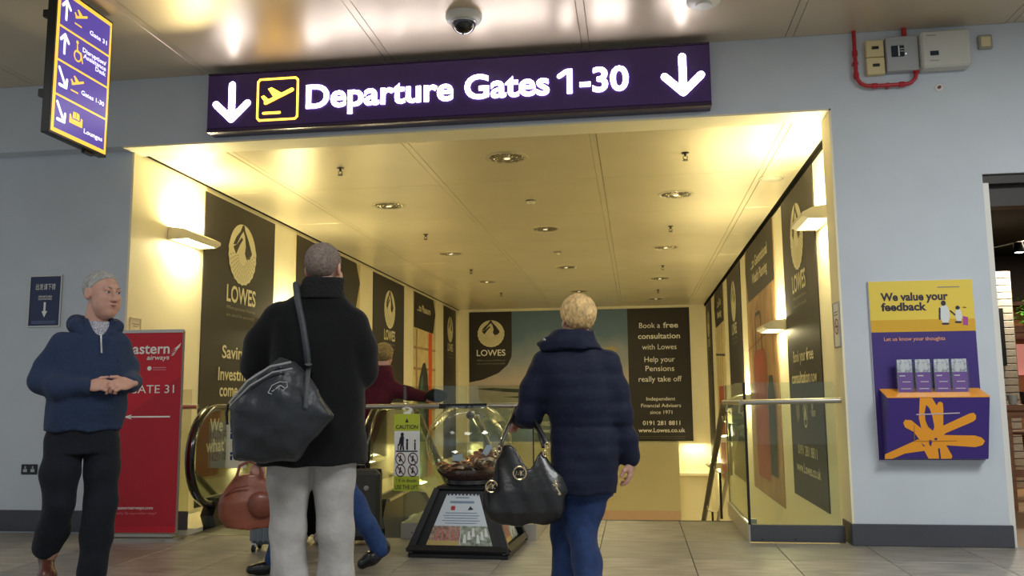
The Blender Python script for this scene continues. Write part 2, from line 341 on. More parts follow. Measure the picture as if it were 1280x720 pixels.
for side in 'LR':
    sd = 'left' if side == 'L' else 'right'
    for key, y0, y1 in spans:
        lab = {'A': f'large black advert panel with round bird emblem nearest on the {sd} corridor wall',
               'B': (f'wide advert with dark tag above an orange photograph on the {sd} corridor wall' if side == 'R' else 'wide advert with dark tag behind the head of the black coated man'),
               'C': f'middle black advert with bird emblem on the {sd} corridor wall, beyond the wide one',
               'D': (f'advert with dark tag over a dark upright case photo on the {sd} corridor wall' if side == 'L' else 'narrow looking advert with red suitcase photo far down the right corridor wall'),
               'E': f'farthest olive black advert with bird emblem at the end of the {sd} corridor wall'}[key]
        p, w = wallpanel(side, key, y0, y1, lab); h = w/2
        if key in 'ACE': board(p, -h, ZB if key == 'A' else ZB-.3, h, ZT)
        if key == 'A':
            lowes(p, w)
            if side == 'L':
                for s, z, tw, tx in (('Savings', 1.545, .68, -.08), ('Investments', 1.31, 1.0, .01), ('come', 1.14, .42, -.24), ('We', .775, .28, -.49), ("what's", .57, .50, -.45)):
                    text(s, tx, z, .135, CREAMP, p, w=tw, bold=.016, align='C', y=-.006)
            else:
                text('Book your', -.18, 1.44, .12, CREAMP, p, w=.66, align='C', y=-.006)
                text('free', .38, 1.44, .12, CREAMP, p, w=.34, bold=.015, align='C', y=-.006)
                text('consultation', -.16, 1.22, .12, CREAMP, p, w=.98, bold=.015, align='C', y=-.006)
                text('now', .52, 1.22, .12, CREAMP, p, w=.28, align='C', y=-.006)
                cr = MB()
                cr.ring(0, .92, .13, .15, -.005, e=.7); cr.stroke([(-.05,.86),(0,.98),(.05,.86)], .03, -.006); cr.stroke([(0,.85),(0,1.0)], .02, -.006)
                build(cr, 'crest', CREAMP, p)
                build(MB().poly([(-.50,1.0),(-.30,1.0),(-.30,.88),(-.40,.80),(-.50,.88)], -.005), 'shield', mat('bronze_print', '#7A6A3A', .5), p)
                build(MB().poly([(.28,.95),(.52,.95),(.48,.89),(.32,.89)], -.005).disc(.36,1.0,.05,y=-.005), 'crest', GREYP, p)
                text('0191 281 8811', 0, .49, .10, CREAMP, p, w=.98, bold=.01, align='C', y=-.006)
                text('www.Lowes.co.uk', 0, .31, .10, CREAMP, p, w=1.22, bold=.01, align='C', y=-.006)
        if key in 'CE': lowes(p, w, lw=.70 if key == 'C' else .6, R=.34 if key == 'C' else .3, logo_z=2.70 if key == 'C' else 2.74)
        if key == 'C': text('We can help', 0, 1.15, .09, CREAMP, p, w=1.0, align='C', y=-.006) if False else None
        if key == 'B':
            board(p, -h, ZB-.25, h, ZT, ORG if side == 'R' else CRM2)
            arrowtag(p, w, [('...to Generational', 1.55), ('Wealth Planning', 1.40)] if side == 'R' else [('...ss...', .7)], flip=-1 if side == 'R' else 1, drop=.78)
            g = MB()
            for k in range(4): g.poly([(-h+.5+k*.62,0.0),(-h+.53+k*.62,0.0),(-h+.53+k*.62,2.4),(-h+.5+k*.62,2.4)], -.003)
            g.poly([(-h,1.75),(h,1.95),(h,1.98),(-h,1.78)], -.003)
            build(g, 'window_bars', mat('brown_print', '#8A5A3A', .5), p)
            if side == 'R':
                build(MB().poly([(-.75,.0),(.35,.0),(.35,1.62),(.25,1.72),(-.65,1.72),(-.75,1.62)], -.0035), 'suitcase_print', REDP, p)
                build(MB().poly([(.42,.1),(.95,.1),(1.0,1.1),(.85,1.35),(.55,1.35),(.42,1.1)], -.0037), 'case_print', SLATE, p)
                build(MB().stroke([(-.5,1.72),(-.48,2.15),(-.42,2.22),(-.02,2.22),(.04,2.15),(.06,1.72)], .05, -.0036), 'handle_print', SLATE, p)
        if key == 'D':
            board(p, -h, ZB-.6, h, ZT, CRM2)
            arrowtag(p, w, [('...to Pleasure', 1.15)] if side == 'L' else [('...to Tax', .8), ('Planning', .8)], flip=1 if side == 'L' else -1, drop=.74)
            if side == 'L':
                build(MB().poly([(.30,-.5),(.62,-.5),(.62,2.5),(.30,2.5)], -.003), 'orange_column', mat('orange_print', '#D0592A', .5), p)
                lat = MB()
                for zz in np.arange(0, 2.5, .42): lat.poly([(-h,zz),(h,zz+.02),(h,zz+.07),(-h,zz+.05)], -.0025)
                lat.poly([(-h+.18,-.5),(-h+.3,-.5),(-h+.3,2.5),(-h+.18,2.5)], -.0026)
                build(lat, 'lattice', ORG, p)
                build(MB().poly([(-.62,-.5),(.28,-.5),(.34,1.1),(.22,1.62),(.0,1.86),(-.2,1.82),(-.45,1.55),(-.6,1.2)], -.0035), 'case_print', SLATE, p)
                build(MB().poly([(-.48,-.4),(-.1,-.4),(-.08,1.0),(-.2,1.6),(-.38,1.45),(-.48,1.0)], -.004), 'case_panel_print', TEAL, p)
            else:
                build(MB().poly([(-.55,-.5),(.45,-.5),(.45,1.3),(-.55,1.3)], -.0035), 'suitcase_print', REDP, p)
                g = MB()
                for k in range(3): g.poly([(-.5+k*.45,1.3),(-.46+k*.45,1.3),(-.46+k*.45,2.5),(-.5+k*.45,2.5)], -.003)
                g.poly([(-h,1.95),(h,1.85),(h,1.89),(-h,1.99)], -.003); build(g, 'window_bars', SLATE, p)
# back wall advert
def skymat():
    m = bpy.data.materials.new('dusk_sky_print'); m.use_nodes = True; nt = m.node_tree; b = nt.nodes['Principled BSDF']; b.inputs['Roughness'].default_value = .55
    tc = nt.nodes.new('ShaderNodeTexCoord'); sp = nt.nodes.new('ShaderNodeSeparateXYZ'); nt.links.new(tc.outputs['Object'], sp.inputs[0])
    mr = nt.nodes.new('ShaderNodeMapRange'); mr.inputs[1].default_value = .1; mr.inputs[2].default_value = 3.2
    no = nt.nodes.new('ShaderNodeTexNoise'); no.inputs['Scale'].default_value = 1.2; nt.links.new(tc.outputs['Object'], no.inputs['Vector'])
    ad = nt.nodes.new('ShaderNodeMath'); ad.operation = 'MULTIPLY_ADD'; ad.inputs[1].default_value = .35; nt.links.new(no.outputs['Fac'], ad.inputs[0])
    nt.links.new(sp.outputs[2], mr.inputs[0]); nt.links.new(mr.outputs[0], ad.inputs[2])
    r = nt.nodes.new('ShaderNodeValToRGB'); e = r.color_ramp.elements
    e[0].position = .2; e[0].color = (*lin('#6A7C8C'), 1); e[1].position = 1.0; e[1].color = (*lin('#5A7690'), 1)
    for ps, c in ((.34,'#7E90A0'),(.44,'#A09C98'),(.62,'#B8ACA4'),(.82,'#8E96A0')): n = e.new(ps); n.color = (*lin(c), 1)
    nt.links.new(ad.outputs[0], r.inputs[0]); nt.links.new(r.outputs[0], b.inputs['Base Color']); return m
p = thing('advert_panel', 'wide advert on the end wall with aircraft wing photo and black text panel', 'advert', (0, YB-.0125, 0))
board(p, -4.08, .06, -.17, 3.24, skymat(), name='sky_photo')
board(p, -.17, .06, 1.31, 3.24, name='panel_board')
cor = [(-4.08,3.238),(-4.08,1.50),(-3.75,1.56),(-3.35,1.72),(-3.12,1.92),(-3.02,2.12),(-3.01,2.3),(-3.01,3.238)]
build(MB().poly(cor, -.003), 'corner_tag', BLACKV, p)
q = thing  # noqa
_lg = bpy.data.objects.new('lowes_mark', None)
bpy.data.objects.remove(_lg)
def lowes_at(p, cx, cz, R, lw):
    feather_logo(p, cx, cz, R); text('LOWES', cx, cz-R-.22, .15, WHITEP, p, w=lw, bold=.012, align='C', y=-.006)
    text('Where personal finances', cx, cz-R-.35, .04, GREYP, p, w=lw*.98, align='C', y=-.006, shear=.25, res=1)
    text('are cared for personally', cx, cz-R-.43, .04, GREYP, p, w=lw*.98, align='C', y=-.006, shear=.25, res=1)
lowes_at(p, -3.53, 2.70, .33, .72)
wing = MB()
wing.poly([(-3.95,1.34),(-3.2,1.26),(-2.2,1.20),(-1.0,1.05),(-1.0,1.18),(-2.4,1.30),(-3.5,1.36)], -.004)
wing.poly([(-3.25,1.14),(-2.5,1.08),(-1.6,1.06),(-1.6,1.12),(-2.5,1.16)], -.0042)
wing.poly([(-2.62,.86),(-2.42,.62),(-2.30,.60),(-2.50,.84)], -.0042)
build(wing, 'wing_print', mat('dark_wing_print', '#35403F', .5), p)
build(MB().poly([(-4.0,.62),(-3.0,.70),(-1.4,.62),(-.2,.66),(-.2,.60),(-1.4,.54),(-3.0,.60),(-4.0,.54)], -.0035), 'wing_print', mat('pale_wing_print', '#8FA09A', .5), p)
build(MB().poly([(-1.0,2.1),(-.72,2.30),(-.55,2.34),(-.42,2.28),(-.52,2.12),(-.8,2.0)], -.0045), 'nose_cone_print', mat('beige_print', '#A69A78', .5), p)
BX = .575
for s, z, h_, w_, b_ in (('Book a', 2.76, .13, None, 0), ('consultation', 2.50, .13, 1.0, .014), ('with Lowes', 2.24, .13, .82, 0), ('Help your', 1.94, .13, .72, 0), ('Pensions', 1.72, .13, .68, 0), ('really take off', 1.47, .13, 1.02, 0),
       ('Independent', 1.02, .085, .68, 0), ('Financial Advisers', .86, .085, .94, 0), ('since 1971', .70, .085, .52, 0), ('0191 281 8811', .44, .10, .88, .012), ('www.Lowes.co.uk', .27, .10, 1.1, .012)):
    if s == 'Book a':
        text(s, .36, z, h_, WHITEP, p, w=.50, align='C', y=-.005); text('free', .86, z, h_, WHITEP, p, w=.36, bold=.018, align='C', y=-.005)
    else: text(s, BX, z, h_, WHITEP, p, w=w_, bold=b_, align='C', y=-.005)
build(MB().stroke([(.05,.17),(1.12,.17)], .014, -.004, False).stroke([(.05,.125),(1.12,.125)], .014, -.004, False), 'small_print', mat('dim_print', '#5A564E', .5), p)
# ---------------------------------------------------------------- ceiling fittings
SPK = mat('reflector_facets', '#9A9484', .10, metal=1, bump=.9, bscale=55)
def downlight(label, loc, z0=ZC):
    t = thing('downlight', label, 'downlight', loc, 0, 'round recessed downlights of the corridor ceiling')
    return t
dl0 = None
def near(k): return ['nearest', 'second', 'third', 'fourth'][k]
for (x, ys, nm) in ((-2.76,(9.47,12.84,16.1),'left'), (-1.13,(7.73,11.17,14.57,17.95),'middle'), (.49,(9.5,12.9,16.3,19.7),'right')):
    for k, y in enumerate(ys):
        lab = f'round recessed ceiling downlight with faceted reflector, {near(k)} of the {nm} row'
        if dl0 is None:
            dl0 = thing('downlight', lab, 'downlight', (x, y, ZC), 0, 'recessed downlights of the corridor ceiling')
            build(MB().lathe([(.20,0),(.20,-.006),(.18,-.010),(.165,-.002),(.165,.0)], n=28, cap=False), 'trim_ring', mat('downlight_ring', '#C9BE9C', .4), dl0, smooth=True)
            rf = MB(); nn = 24
            prof = [(.166,-.001),(.13,.0-.004),(.08,-.0065),(.03,-.0075)]
            vs = []; fs = []
            for i, (r, z) in enumerate(prof):
                for k2 in range(nn):
                    a = 2*math.pi*(k2+.5*(i % 2))/nn; vs.append((r*math.cos(a), r*math.sin(a), z+.008*((k2+i) % 2)-.005))
            for i in range(3):
                for k2 in range(nn): fs.append((i*nn+k2, i*nn+(k2+1) % nn, (i+1)*nn+(k2+1) % nn, (i+1)*nn+k2))
            rf.add(vs, fs); build(rf, 'faceted_reflector', SPK, dl0)
            build(MB().lathe([(.031,-.009),(.026,-.013),(.0,-.015)], n=14, cap=False), 'bulb', mat('bulb_glow', '#FFFFFF', .4, emis='#FFF0C0', es=.9), dl0, smooth=True)
        else: dup(dl0, (x, y, ZC), lab)
sp0 = None
for (x, ys, nm) in ((-2.76,(7.81,11.25,14.52,17.9),'left'), (.50,(7.85,11.3,14.72,18.02),'right')):
    for k, y in enumerate(ys):
        lab = f'small brass sprinkler head hanging from the corridor ceiling, {near(k)} of the {nm} row'
        if sp0 is None:
            sp0 = thing('sprinkler_head', lab, 'sprinkler', (x, y, ZC), 0, 'sprinkler heads')
            build(MB().lathe([(.035,0),(.035,-.006),(.012,-.010),(.010,-.035)], n=14), 'escutcheon', DKSTEEL, sp0, smooth=True)
            build(MB().tube([(-.016,0,-.03),(-.02,0,-.05),(0,0,-.068),(.02,0,-.05),(.016,0,-.03)], .004, 6), 'frame', DKSTEEL, sp0)
            build(MB().lathe([(.026,-.068),(.026,-.073)], n=12), 'deflector', DKSTEEL, sp0)
        else: dup(sp0, (x, y, ZC), lab)
sm0 = thing('smoke_detector', 'small round smoke detector on the corridor ceiling between downlights', 'smoke detector', (-1.12, 9.5, ZC))
build(MB().lathe([(.055,0),(.055,-.02),(.04,-.03),(.036,-.045),(.0,-.048)], n=22, cap=False), 'housing', mat('cream_plastic', '#D8CFB0', .45), sm0, smooth=True)
build(MB().lathe([(.057,-.004),(.060,-.009),(.057,-.014)], n=22, cap=False), 'base_ring', DKSTEEL, sm0, smooth=True)
sm1 = dup(sm0, (-1.13, 13.0, ZC), 'farther small round smoke detector on the corridor ceiling')
sm2 = thing('smoke_detector', 'large white round detector cut by the top edge of the picture above the sign', 'smoke detector', (.55, 6.03, ZH))
build(MB().lathe([(.12,0),(.12,-.015),(.10,-.03),(.0,-.034)], n=28, cap=False), 'housing', WHITEPL, sm2, smooth=True)
build(MB().lathe([(.06,-.032),(.055,-.045),(.0,-.046)], n=22, cap=False), 'sensor_cap', WHITEPL, sm2, smooth=True)
t = thing('speaker_disc', 'flat pale round ceiling grille near the right wall of the corridor', 'speaker', (1.43, 8.95, ZC))
build(MB().lathe([(.13,0),(.13,-.006),(.11,-.010),(.0,-.010)], n=26, cap=False), 'cover', mat('cream_plastic', ''), t, smooth=True)
build(MB().lathe([(.112,-.0105),(.104,-.0115)], n=26, cap=False), 'rim', GREYP, t)
t = thing('security_camera', 'black domed security camera with white collar under the hall ceiling', 'camera', (-1.19, 6.0, ZH))
build(MB().lathe([(.135,0),(.135,-.02),(.125,-.045),(.098,-.055),(.09,-.05)], n=32, cap=False), 'collar', WHITEPL, t, smooth=True)
build(MB().lathe([(.092*math.cos(a), -.055-.085*math.sin(a)) for a in np.linspace(0, math.pi/2-.01, 10)], n=32, cap=False), 'dome', mat('smoked_dome', '#050505', .08, coat=1), t, smooth=True)
build(MB().lathe([(.094,-.052),(.097,-.060),(.092,-.068)], n=32, cap=False), 'dome_ring', mat('bright_ring', '#D8D8D8', .3, metal=.6), t, smooth=True)
# ---------------------------------------------------------------- wall lamps
LGL = mat('lamp_tube', '#FFFFFF', .5, emis='#FFF4C8', es=9)
LBODY = mat('lamp_housing', '#CFC7AC', .45)
def walllamp(side, y, z, label, power=60, on=True):
    x = XL if side == 'L' else XR
    t = thing('wall_lamp', label, 'lamp', (x, y, z), math.pi/2 if side == 'L' else -math.pi/2, 'up and down wall lamps of the corridor')
    L = .29
    for ex in (-L, L-.015): build(MB().prism([(-.004,-.05),(-.20,-.045),(-.25,-.02),(-.25,.01),(-.17,.05),(-.004,.075)], ex, ex+.015, 'yz'), 'end_cap', LBODY, t)
    build(MB().prism([(-.20,-.045),(-.25,-.02),(-.25,.01),(-.17,.05),(-.165,.042),(-.24,.006),(-.24,-.014),(-.20,-.035)], -L+.015, L-.015, 'yz').box(-L+.015,-.03,-.05,L-.015,-.002,.06), 'housing', LBODY, t)
    build(MB().box(-L+.02,-.185,-.042,L-.02,-.05,-.036), 'lower_diffuser', LGL, t)
    build(MB().box(-L+.02,-.16,.036,L-.02,-.04,.042), 'upper_diffuser', LGL, t)
    area('lamp_up', (0,-.11,.05), .5, power, WARM, (math.pi,0,0), sy=.12, parent=t)
    area('lamp_down', (0,-.12,-.05), .5, power*.35, WARM, (0,0,0), sy=.12, parent=t)
    return t
walllamp('L', 7.83, 2.66, 'white wedge wall lamp above the red banner on the left corridor wall', 34)
walllamp('R', 7.80, 2.63, 'white wedge wall lamp nearest the opening on the right corridor wall', 34)
walllamp('R', 10.35, 1.88, 'wall lamp lower down between the first two adverts of the right corridor wall', 26)
walllamp('L', 10.35, 1.95, 'wall lamp behind the black coated man between the first two left adverts', 24)
walllamp('R', 13.70, 1.05, 'distant wall lamp behind the top of the right balustrade', 24)
walllamp('L', 13.70, .15, 'distant wall lamp low on the left corridor wall beyond the maroon person', 20)
walllamp('R', 16.5, .32, 'fourth wall lamp down the right corridor wall, seen between the stair rails', 14)
walllamp('R', 19.1, -.34, 'lowest and farthest wall lamp of the right corridor wall', 12)
walllamp('L', 17.1, -.6, 'lowest and farthest wall lamp of the left corridor wall', 14)
# ---------------------------------------------------------------- hanging departure sign
PURP = mat('purple_sign_face', '#42266A', .3, coat=.3)
LETW = mat('lit_white_letter', '#FFFFFF', .4, emis='#FBF6FF', es=13)
LETY = mat('lit_yellow_letter', '#FFD24A', .4, emis='#FFC838', es=4.5)
t = thing('departure_sign', 'long purple illuminated sign over the opening pointing down to departure gates', 'sign', (-1.44, 6.65, 3.33))
build(MB().box(-2.09,0,.03,2.08,.149,.50,c=.006), 'sign_box', PURP, t)
build(MB().box(-2.09,-.004,.0,2.08,.149,.03,c=.004).box(-2.09,-.004,.50,2.08,.149,.515,c=.003), 'rim', mat('sign_rim_metal', '#4A3F55', .25, metal=.7), t)
ux = lambda X: X+1.44
uz = lambda Z: Z-3.33
def arrow(p, cx, z0, z1, w, m, y=-.004, span=.14):
    build(MB().stroke([(cx, z1), (cx, z0+.03)], w, y).stroke([(cx-span, z0+.155), (cx, z0+.02)], w, y-.0001).stroke([(cx+span, z0+.155), (cx, z0+.02)], w, y-.0002), 'arrow', m, p)
arrow(t, ux(-3.31), uz(3.415), uz(3.735), .058, LETW)
arrow(t, ux(.426), uz(3.425), uz(3.735), .058, LETW)
bz = MB(); a, b, c, d = ux(-3.08), ux(-2.73), uz(3.41), uz(3.765)
bz.stroke([(a+.02,c),(b-.02,c),(b,c+.02),(b,d-.02),(b-.02,d),(a+.02,d),(a,d-.02),(a,c+.02),(a+.02,c)], .017, -.004)
build(bz, 'icon_frame', LETY, t)
def plane(p, cx, cz, s, m, y=-.005, bar=True):
    mb = MB(); q = lambda L: [(cx+a*s, cz+b*s) for a, b in L]
    mb.stroke(q([(-.36,-.10),(.40,.24)]), .11*s, y)
    mb.poly(q([(-.10,.0),(-.30,.30),(-.20,.34),(.16,.12)]), y-.0002); mb.poly(q([(-.36,-.12),(-.50,.08),(-.42,.12),(-.26,-.02)]), y-.0003)
    if bar: mb.stroke(q([(-.42,-.40),(.05,-.40)]), .07*s, y)
    build(mb, 'aeroplane_icon', m, p)
plane(t, ux(-2.90), uz(3.59), .30, LETY)
text('Departure Gates 1-30', ux(-2.655), uz(3.495), .195, LETW, t, w=2.66, bold=.022, y=-.006, ext=.002, res=4)
build(MB().stroke([(ux(-2.655)+2.112, uz(3.635)), (ux(-2.655)+2.168, uz(3.672))], .034, -.007), 'digit_flag', LETW, t)
# ---------------------------------------------------------------- wayfinding monitor
SCY = mat('screen_yellow', '#F0C23A', .3, emis='#F2C84A', es=.85)
SCP = mat('screen_purple', '#4A3A9A', .3, emis='#50409E', es=.7)
SCW = mat('screen_white', '#FFFFFF', .3, emis='#F4F4FF', es=1.1)
t = thing('wayfinding_monitor', 'tall portrait screen with yellow bordered direction rows hanging from the hall ceiling', 'monitor', (-3.755, 5.32, 2.84), math.pi/2)
build(MB().box(-.315,0,0,.315,.06,1.03,c=.004), 'casing', BLACKPL, t)
build(MB().box(-.298,-.003,.018,.298,.0,1.012), 'screen', SCY, t)
for k in range(4):
    z0 = .045+.238*k
    build(MB().box(-.272,-.005,z0,.272,-.0031,z0+.222), 'direction_row', SCP, t)
    arr = MB(); cx, cz = -.215, z0+.12
    if k >= 2: arr.stroke([(cx,cz-.065),(cx,cz+.06)], .022, -.0065).stroke([(cx-.04,cz+.02),(cx,cz+.065),(cx+.04,cz+.02)], .022, -.0067)
    else: arr.stroke([(cx-.04,cz+.06),(cx+.035,cz-.05)], .022, -.0065).stroke([(cx-.03,cz-.055),(cx+.04,cz-.055),(cx+.045,cz+.0)], .022, -.0067)
    build(arr, 'arrow', SCW, t)
for k in (1, 3): plane(t, -.06, .045+.238*k+.13, .15, SCY, y=-.0065)
ic = MB(); z0 = .045+.238*2+.11; ic.ring(-.075, z0-.02, .030, .042, -.0065); ic.disc(-.085, z0+.075, .013, y=-.0066); ic.stroke([(-.085,z0+.055),(-.08,z0+.01),(-.04,z0+.01),(-.02,z0-.05)], .012, -.0067)
build(ic, 'wheelchair_icon', SCY, t)
ic = MB(); z0 = .045+.08; ic.poly([(-.125,z0),(.015,z0),(.015,z0+.06),(.0,z0+.065),(-.01,z0+.035),(-.10,z0+.035),(-.11,z0+.065),(-.125,z0+.06)], -.0065).poly([(-.093,z0+.042),(-.057,z0+.042),(-.057,z0+.09),(-.088,z0+.086)], -.0066).poly([(-.052,z0+.042),(-.017,z0+.042),(-.022,z0+.086),(-.052,z0+.09)], -.0066)
build(ic, 'sofa_icon', SCY, t)
for s, x, z, w in (('Gate 31', .24, .82, .20), ('Disruption/', .245, .665, .27), ('Assistance', .245, .625, .26), ('Desk', .245, .585, .12), ('Gates 1-30', .245, .36, .26), ('Lounges', .245, .10, .21)):
    text(s, x, z, .032, SCW, t, w=w, bold=.014, align='R', y=-.0068, res=2)
build(MB().box(-.13,.06,.50,.10,.12,.78,c=.008).box(-.06,.12,.56,.04,.20,.70,c=.006), 'mount', DKSTEEL, t)
build(MB().bar((0,.16,.66),(0,.16,1.06),.025), 'ceiling_pole', DKSTEEL, t)
build(MB().tube([(-.08,.13,.60),(-.12,.15,.45),(-.10,.14,.32),(-.02,.08,.30)], .005, 6), 'cable', mat('grey_cable', '#B8B8B8', .5), t)
build(MB().box(-.305,.06,.25,-.27,.10,.30).box(-.305,.06,.80,-.27,.10,.85).box(.10,.02,-.02,.2,.05,.001), 'bracket_tab', BLACKPL, t)
# ---------------------------------------------------------------- fire panel boxes
RED = mat('red_conduit', '#B3202E', .3)
t = thing('red_conduit', 'red pipe looping from the ceiling under the wall control boxes', 'pipe', (1.75, 6.76, 3.45))
pz = [(0,0,.45),(0,0,.10),(.008,0,.06),(.03,0,.025),(.07,0,.005),(.12,0,0),(.36,0,0),(.40,0,.01),(.43,0,.04),(.44,0,.08),(.44,0,.11)]
build(MB().tube(pz, .015, 10), 'pipe', RED, t, smooth=True)
for (x, z, hz) in ((0,.27,0),(0,.09,0),(.13,0,1),(.33,0,1),(.44,.10,0)):
    build(MB().bar((x-(.02 if hz else 0),0,z-(0 if hz else .02)),(x+(.02 if hz else 0),0,z+(0 if hz else .02)),.021), 'coupling', RED, t)
build(MB().bar((.375,.012,.34),(.375,.012,.45),.018), 'short_pipe', RED, t)
build(MB().box(-.02,.0,.18,.02,.038,.2).box(.22,.0,-.02,.24,.038,.02), 'clip', RED, t)
t = thing('switch_box', 'cream twin switch box beside the red conduit', 'box', (1.83, 6.8, 3.54))
build(MB().box(0,-.05,.0,.135,0,.135,c=.006), 'lower_module', mat('cream_box', '#D8C898', .45), t); build(MB().box(0,-.05,.14,.135,0,.275,c=.006), 'upper_module', MATS['cream_box'], t)
for z in (.07, .21): build(MB().box(.045,-.056,z-.010,.095,-.05,z+.012), 'key_slot', BLACKPL, t)
t = thing('fire_panel', 'grey control box with small display between cream box and white cabinet', 'control box', (1.975, 6.8, 3.55))
build(MB().box(0,-.07,0,.235,0,.275,c=.006), 'casing', mat('grey_box', '#A8ACAE', .5), t)
build(MB().box(.035,-.074,.11,.13,-.07,.20,c=.01), 'display', mat('display_dark', '#1B2A3A', .2), t)
build(MB().box(.085,-.076,.115,.095,-.074,.195).box(.10,-.076,.15,.125,-.074,.155).box(.10,-.076,.17,.125,-.074,.175), 'display_marks', WHITEPL, t)
build(MB().lathe([(.004,-.005),(.0,-.006)], c=(.14,-.07,.13), n=8, axis='y'), 'indicator', SCW, t)
t = thing('power_cabinet', 'pale rounded power cabinet on the wall right of the grey control box', 'cabinet', (2.215, 6.8, 3.545))
build(MB().box(0,-.12,0,.355,0,.29,c=.014), 'casing', mat('pale_box', '#C4C4BC', .45), t)
build(MB().box(.06,-.124,.09,.12,-.12,.125), 'window', mat('display_dark', ''), t)
build(MB().stroke([(.05,.05),(.12,.05)], .006, -.1212, False).stroke([(.04,.25),(.11,.25)], .008, -.1212, False), 'print_mark', GREYP, t)
t = thing('wall_switch', 'small grey switch plate alone high on the right wall', 'switch', (2.66, 6.8, 3.70))
build(MB().box(0,-.03,0,.10,0,.11,c=.006), 'back_box', mat('switch_grey', '#9A9A90', .5), t); build(MB().box(.015,-.036,.015,.085,-.03,.095,c=.003), 'plate', mat('cream_box', ''), t)
t = thing('sensor_button', 'tiny dark red button on a white disc below the power cabinet', 'sensor', (2.36, 6.8, 3.42))
build(MB().lathe([(.03,-.004),(.028,-.006),(0,-.0065)], n=16, axis='y', cap=False), 'disc', WHITEPL, t); build(MB().lathe([(.012,-.006),(.012,-.018),(0,-.02)], n=12, axis='y', cap=False), 'button', mat('dark_red', '#6A1020', .3), t)
# ---------------------------------------------------------------- feedback board
YEL = mat('yellow_board', '#E8CC48', .45); YEL2 = mat('ochre_band', '#D9A820', .45); PUR = mat('purple_board', '#3A2678', .45); ORA = mat('orange_shelf', '#F0A02C', .4)
t = thing('feedback_board', 'yellow and purple board asking for feedback on the right pier', 'board', (1.745, 6.8, .61))
BWd = .74
build(MB().box(0,-.02,0,BWd,0,1.325,c=.002), 'backing', mat('board_edge_white', '#D8D8E8', .5), t)
build(MB().box(.004,-.024,.94,BWd-.003,-.0205,1.322), 'yellow_sheet', YEL, t)
build(MB().box(.004,-.0255,.94,BWd-.003,-.0242,1.03), 'ochre_band', YEL2, t)
build(MB().box(.004,-.024,.004,BWd-.003,-.0205,.938), 'purple_sheet', PUR, t)
INK = mat('dark_ink', '#231833', .5)
text('We value your', .085, 1.175, .058, INK, t, w=.475, bold=.034, y=-.0262)
text('feedback', .085, 1.10, .058, INK, t, w=.32, bold=.034, y=-.0262)
text('NEWCASTLE AIRPORT', .49, 1.262, .012, INK, t, w=.155, y=-.0262, res=1) if False else build(MB().stroke([(.49,1.268),(.645,1.268)], .007, -.0262, False), 'small_print', GREYP, t)
text('Let us know your thoughts', .09, .875, .028, mat('orange_print2', '#E8A070', .5), t, w=.43, bold=.01, y=-.0262)
pg = MB(); pg.disc(.53,1.065,.034,.075,-.0262).disc(.625,1.055,.024,.05,-.0262); build(pg, 'penguin_print', mat('penguin_white', '#D8DCDC', .5), t)
pd = MB(); pd.disc(.525,1.148,.017,.02,-.0266); pd.disc(.622,1.112,.015,.015,-.0266); pd.stroke([(.497,1.11),(.492,1.03)], .012, -.0266); pd.stroke([(.57,1.09),(.60,1.06)], .010, -.0266); pd.disc(.53,.995,.028,.008,-.0266); pd.disc(.62,1.005,.026,.008,-.0266); pd.stroke([(.66,1.115),(.68,1.112)], .006, -.0266)
build(pd, 'penguin_print', INK, t)
build(MB().poly([(.65,.985),(.685,.98),(.69,1.04),(.655,1.05)], -.0268), 'pink_case_print', mat('pink_print', '#A84890', .5), t)
# dispenser box
bx = MB(); x0, x1 = .035, .725
bx.add([(x0,-.025,0.005),(x1,-.025,0.005),(x1,-.11,.02),(x0,-.11,.02),(x0,-.025,.515),(x1,-.025,.515),(x1+.01,-.19,.455),(x0+.01,-.19,.455)], [(0,3,2,1),(0,4,7,3),(1,2,6,5),(3,7,6,2),(0,1,5,4)])
build(bx, 'collection_box', PUR, t)
build(MB().add([(x0,-.026,.512),(x1,-.026,.512),(x1+.012,-.192,.455),(x0+.008,-.192,.455),(x0,-.026,.522),(x1,-.026,.522),(x1+.012,-.192,.462),(x0+.008,-.192,.462)], [(0,3,2,1),(4,7,6,5)][:1]+[(4,5,6,7),(0,1,5,4),(1,2,6,5),(2,3,7,6),(3,0,4,7)]), 'box_top', ORA, t)
def fc(px, py, lift=.0012):       # crop picture of the flower mark -> the tilted front of the box
    u = (px-122)/(838-122); v = (py-180)/(630-180); x = x0+.01*(1-v)+u*(x1-x0); z = .455-(.455-.02)*v; y = -.19+(.08)*v - lift
    return (x, y, z)
def fpoly(mb, pts, lift=.0012): mb.add([fc(a, b, lift) for a, b in pts][::-1], [tuple(range(len(pts)))])
fw = MB()
for i, pl in enumerate([[(350,182),(436,182),(470,240),(500,300),(520,420),(540,540),(430,570),(350,500),(362,400),(345,330)],
    [(470,235),(480,215),(495,210),(512,222),(516,260),(518,420),(460,420),(455,260)],
    [(500,395),(700,298),(728,294),(745,312),(745,340),(725,358),(540,440),(500,470)],
    [(500,455),(740,460),(785,474),(810,500),(795,530),(745,545),(520,530)],
    [(490,510),(540,530),(585,612),(578,630),(505,630)],[(370,540),(480,530),(492,630),(418,630)],
    [(345,485),(108,598),(106,632),(160,632),(250,592),(400,570)],[(234,365),(248,342),(290,345),(380,420),(360,500),(310,432),(248,398)]]):
    fpoly(fw, pl, .0012+.0002*i)
build(fw, 'flower_mark', ORA, t)
hh = MB(); fpoly(hh, [(395,232),(386,290),(392,350),(412,395),(446,424),(455,395),(440,320),(420,262)], .0032); fpoly(hh, [(418,495),(432,490),(442,502),(432,540),(420,522)], .0032); fpoly(hh, [(455,480),(475,474),(478,490),(460,494)], .0032)
build(hh, 'mark_cutout', PUR, t)
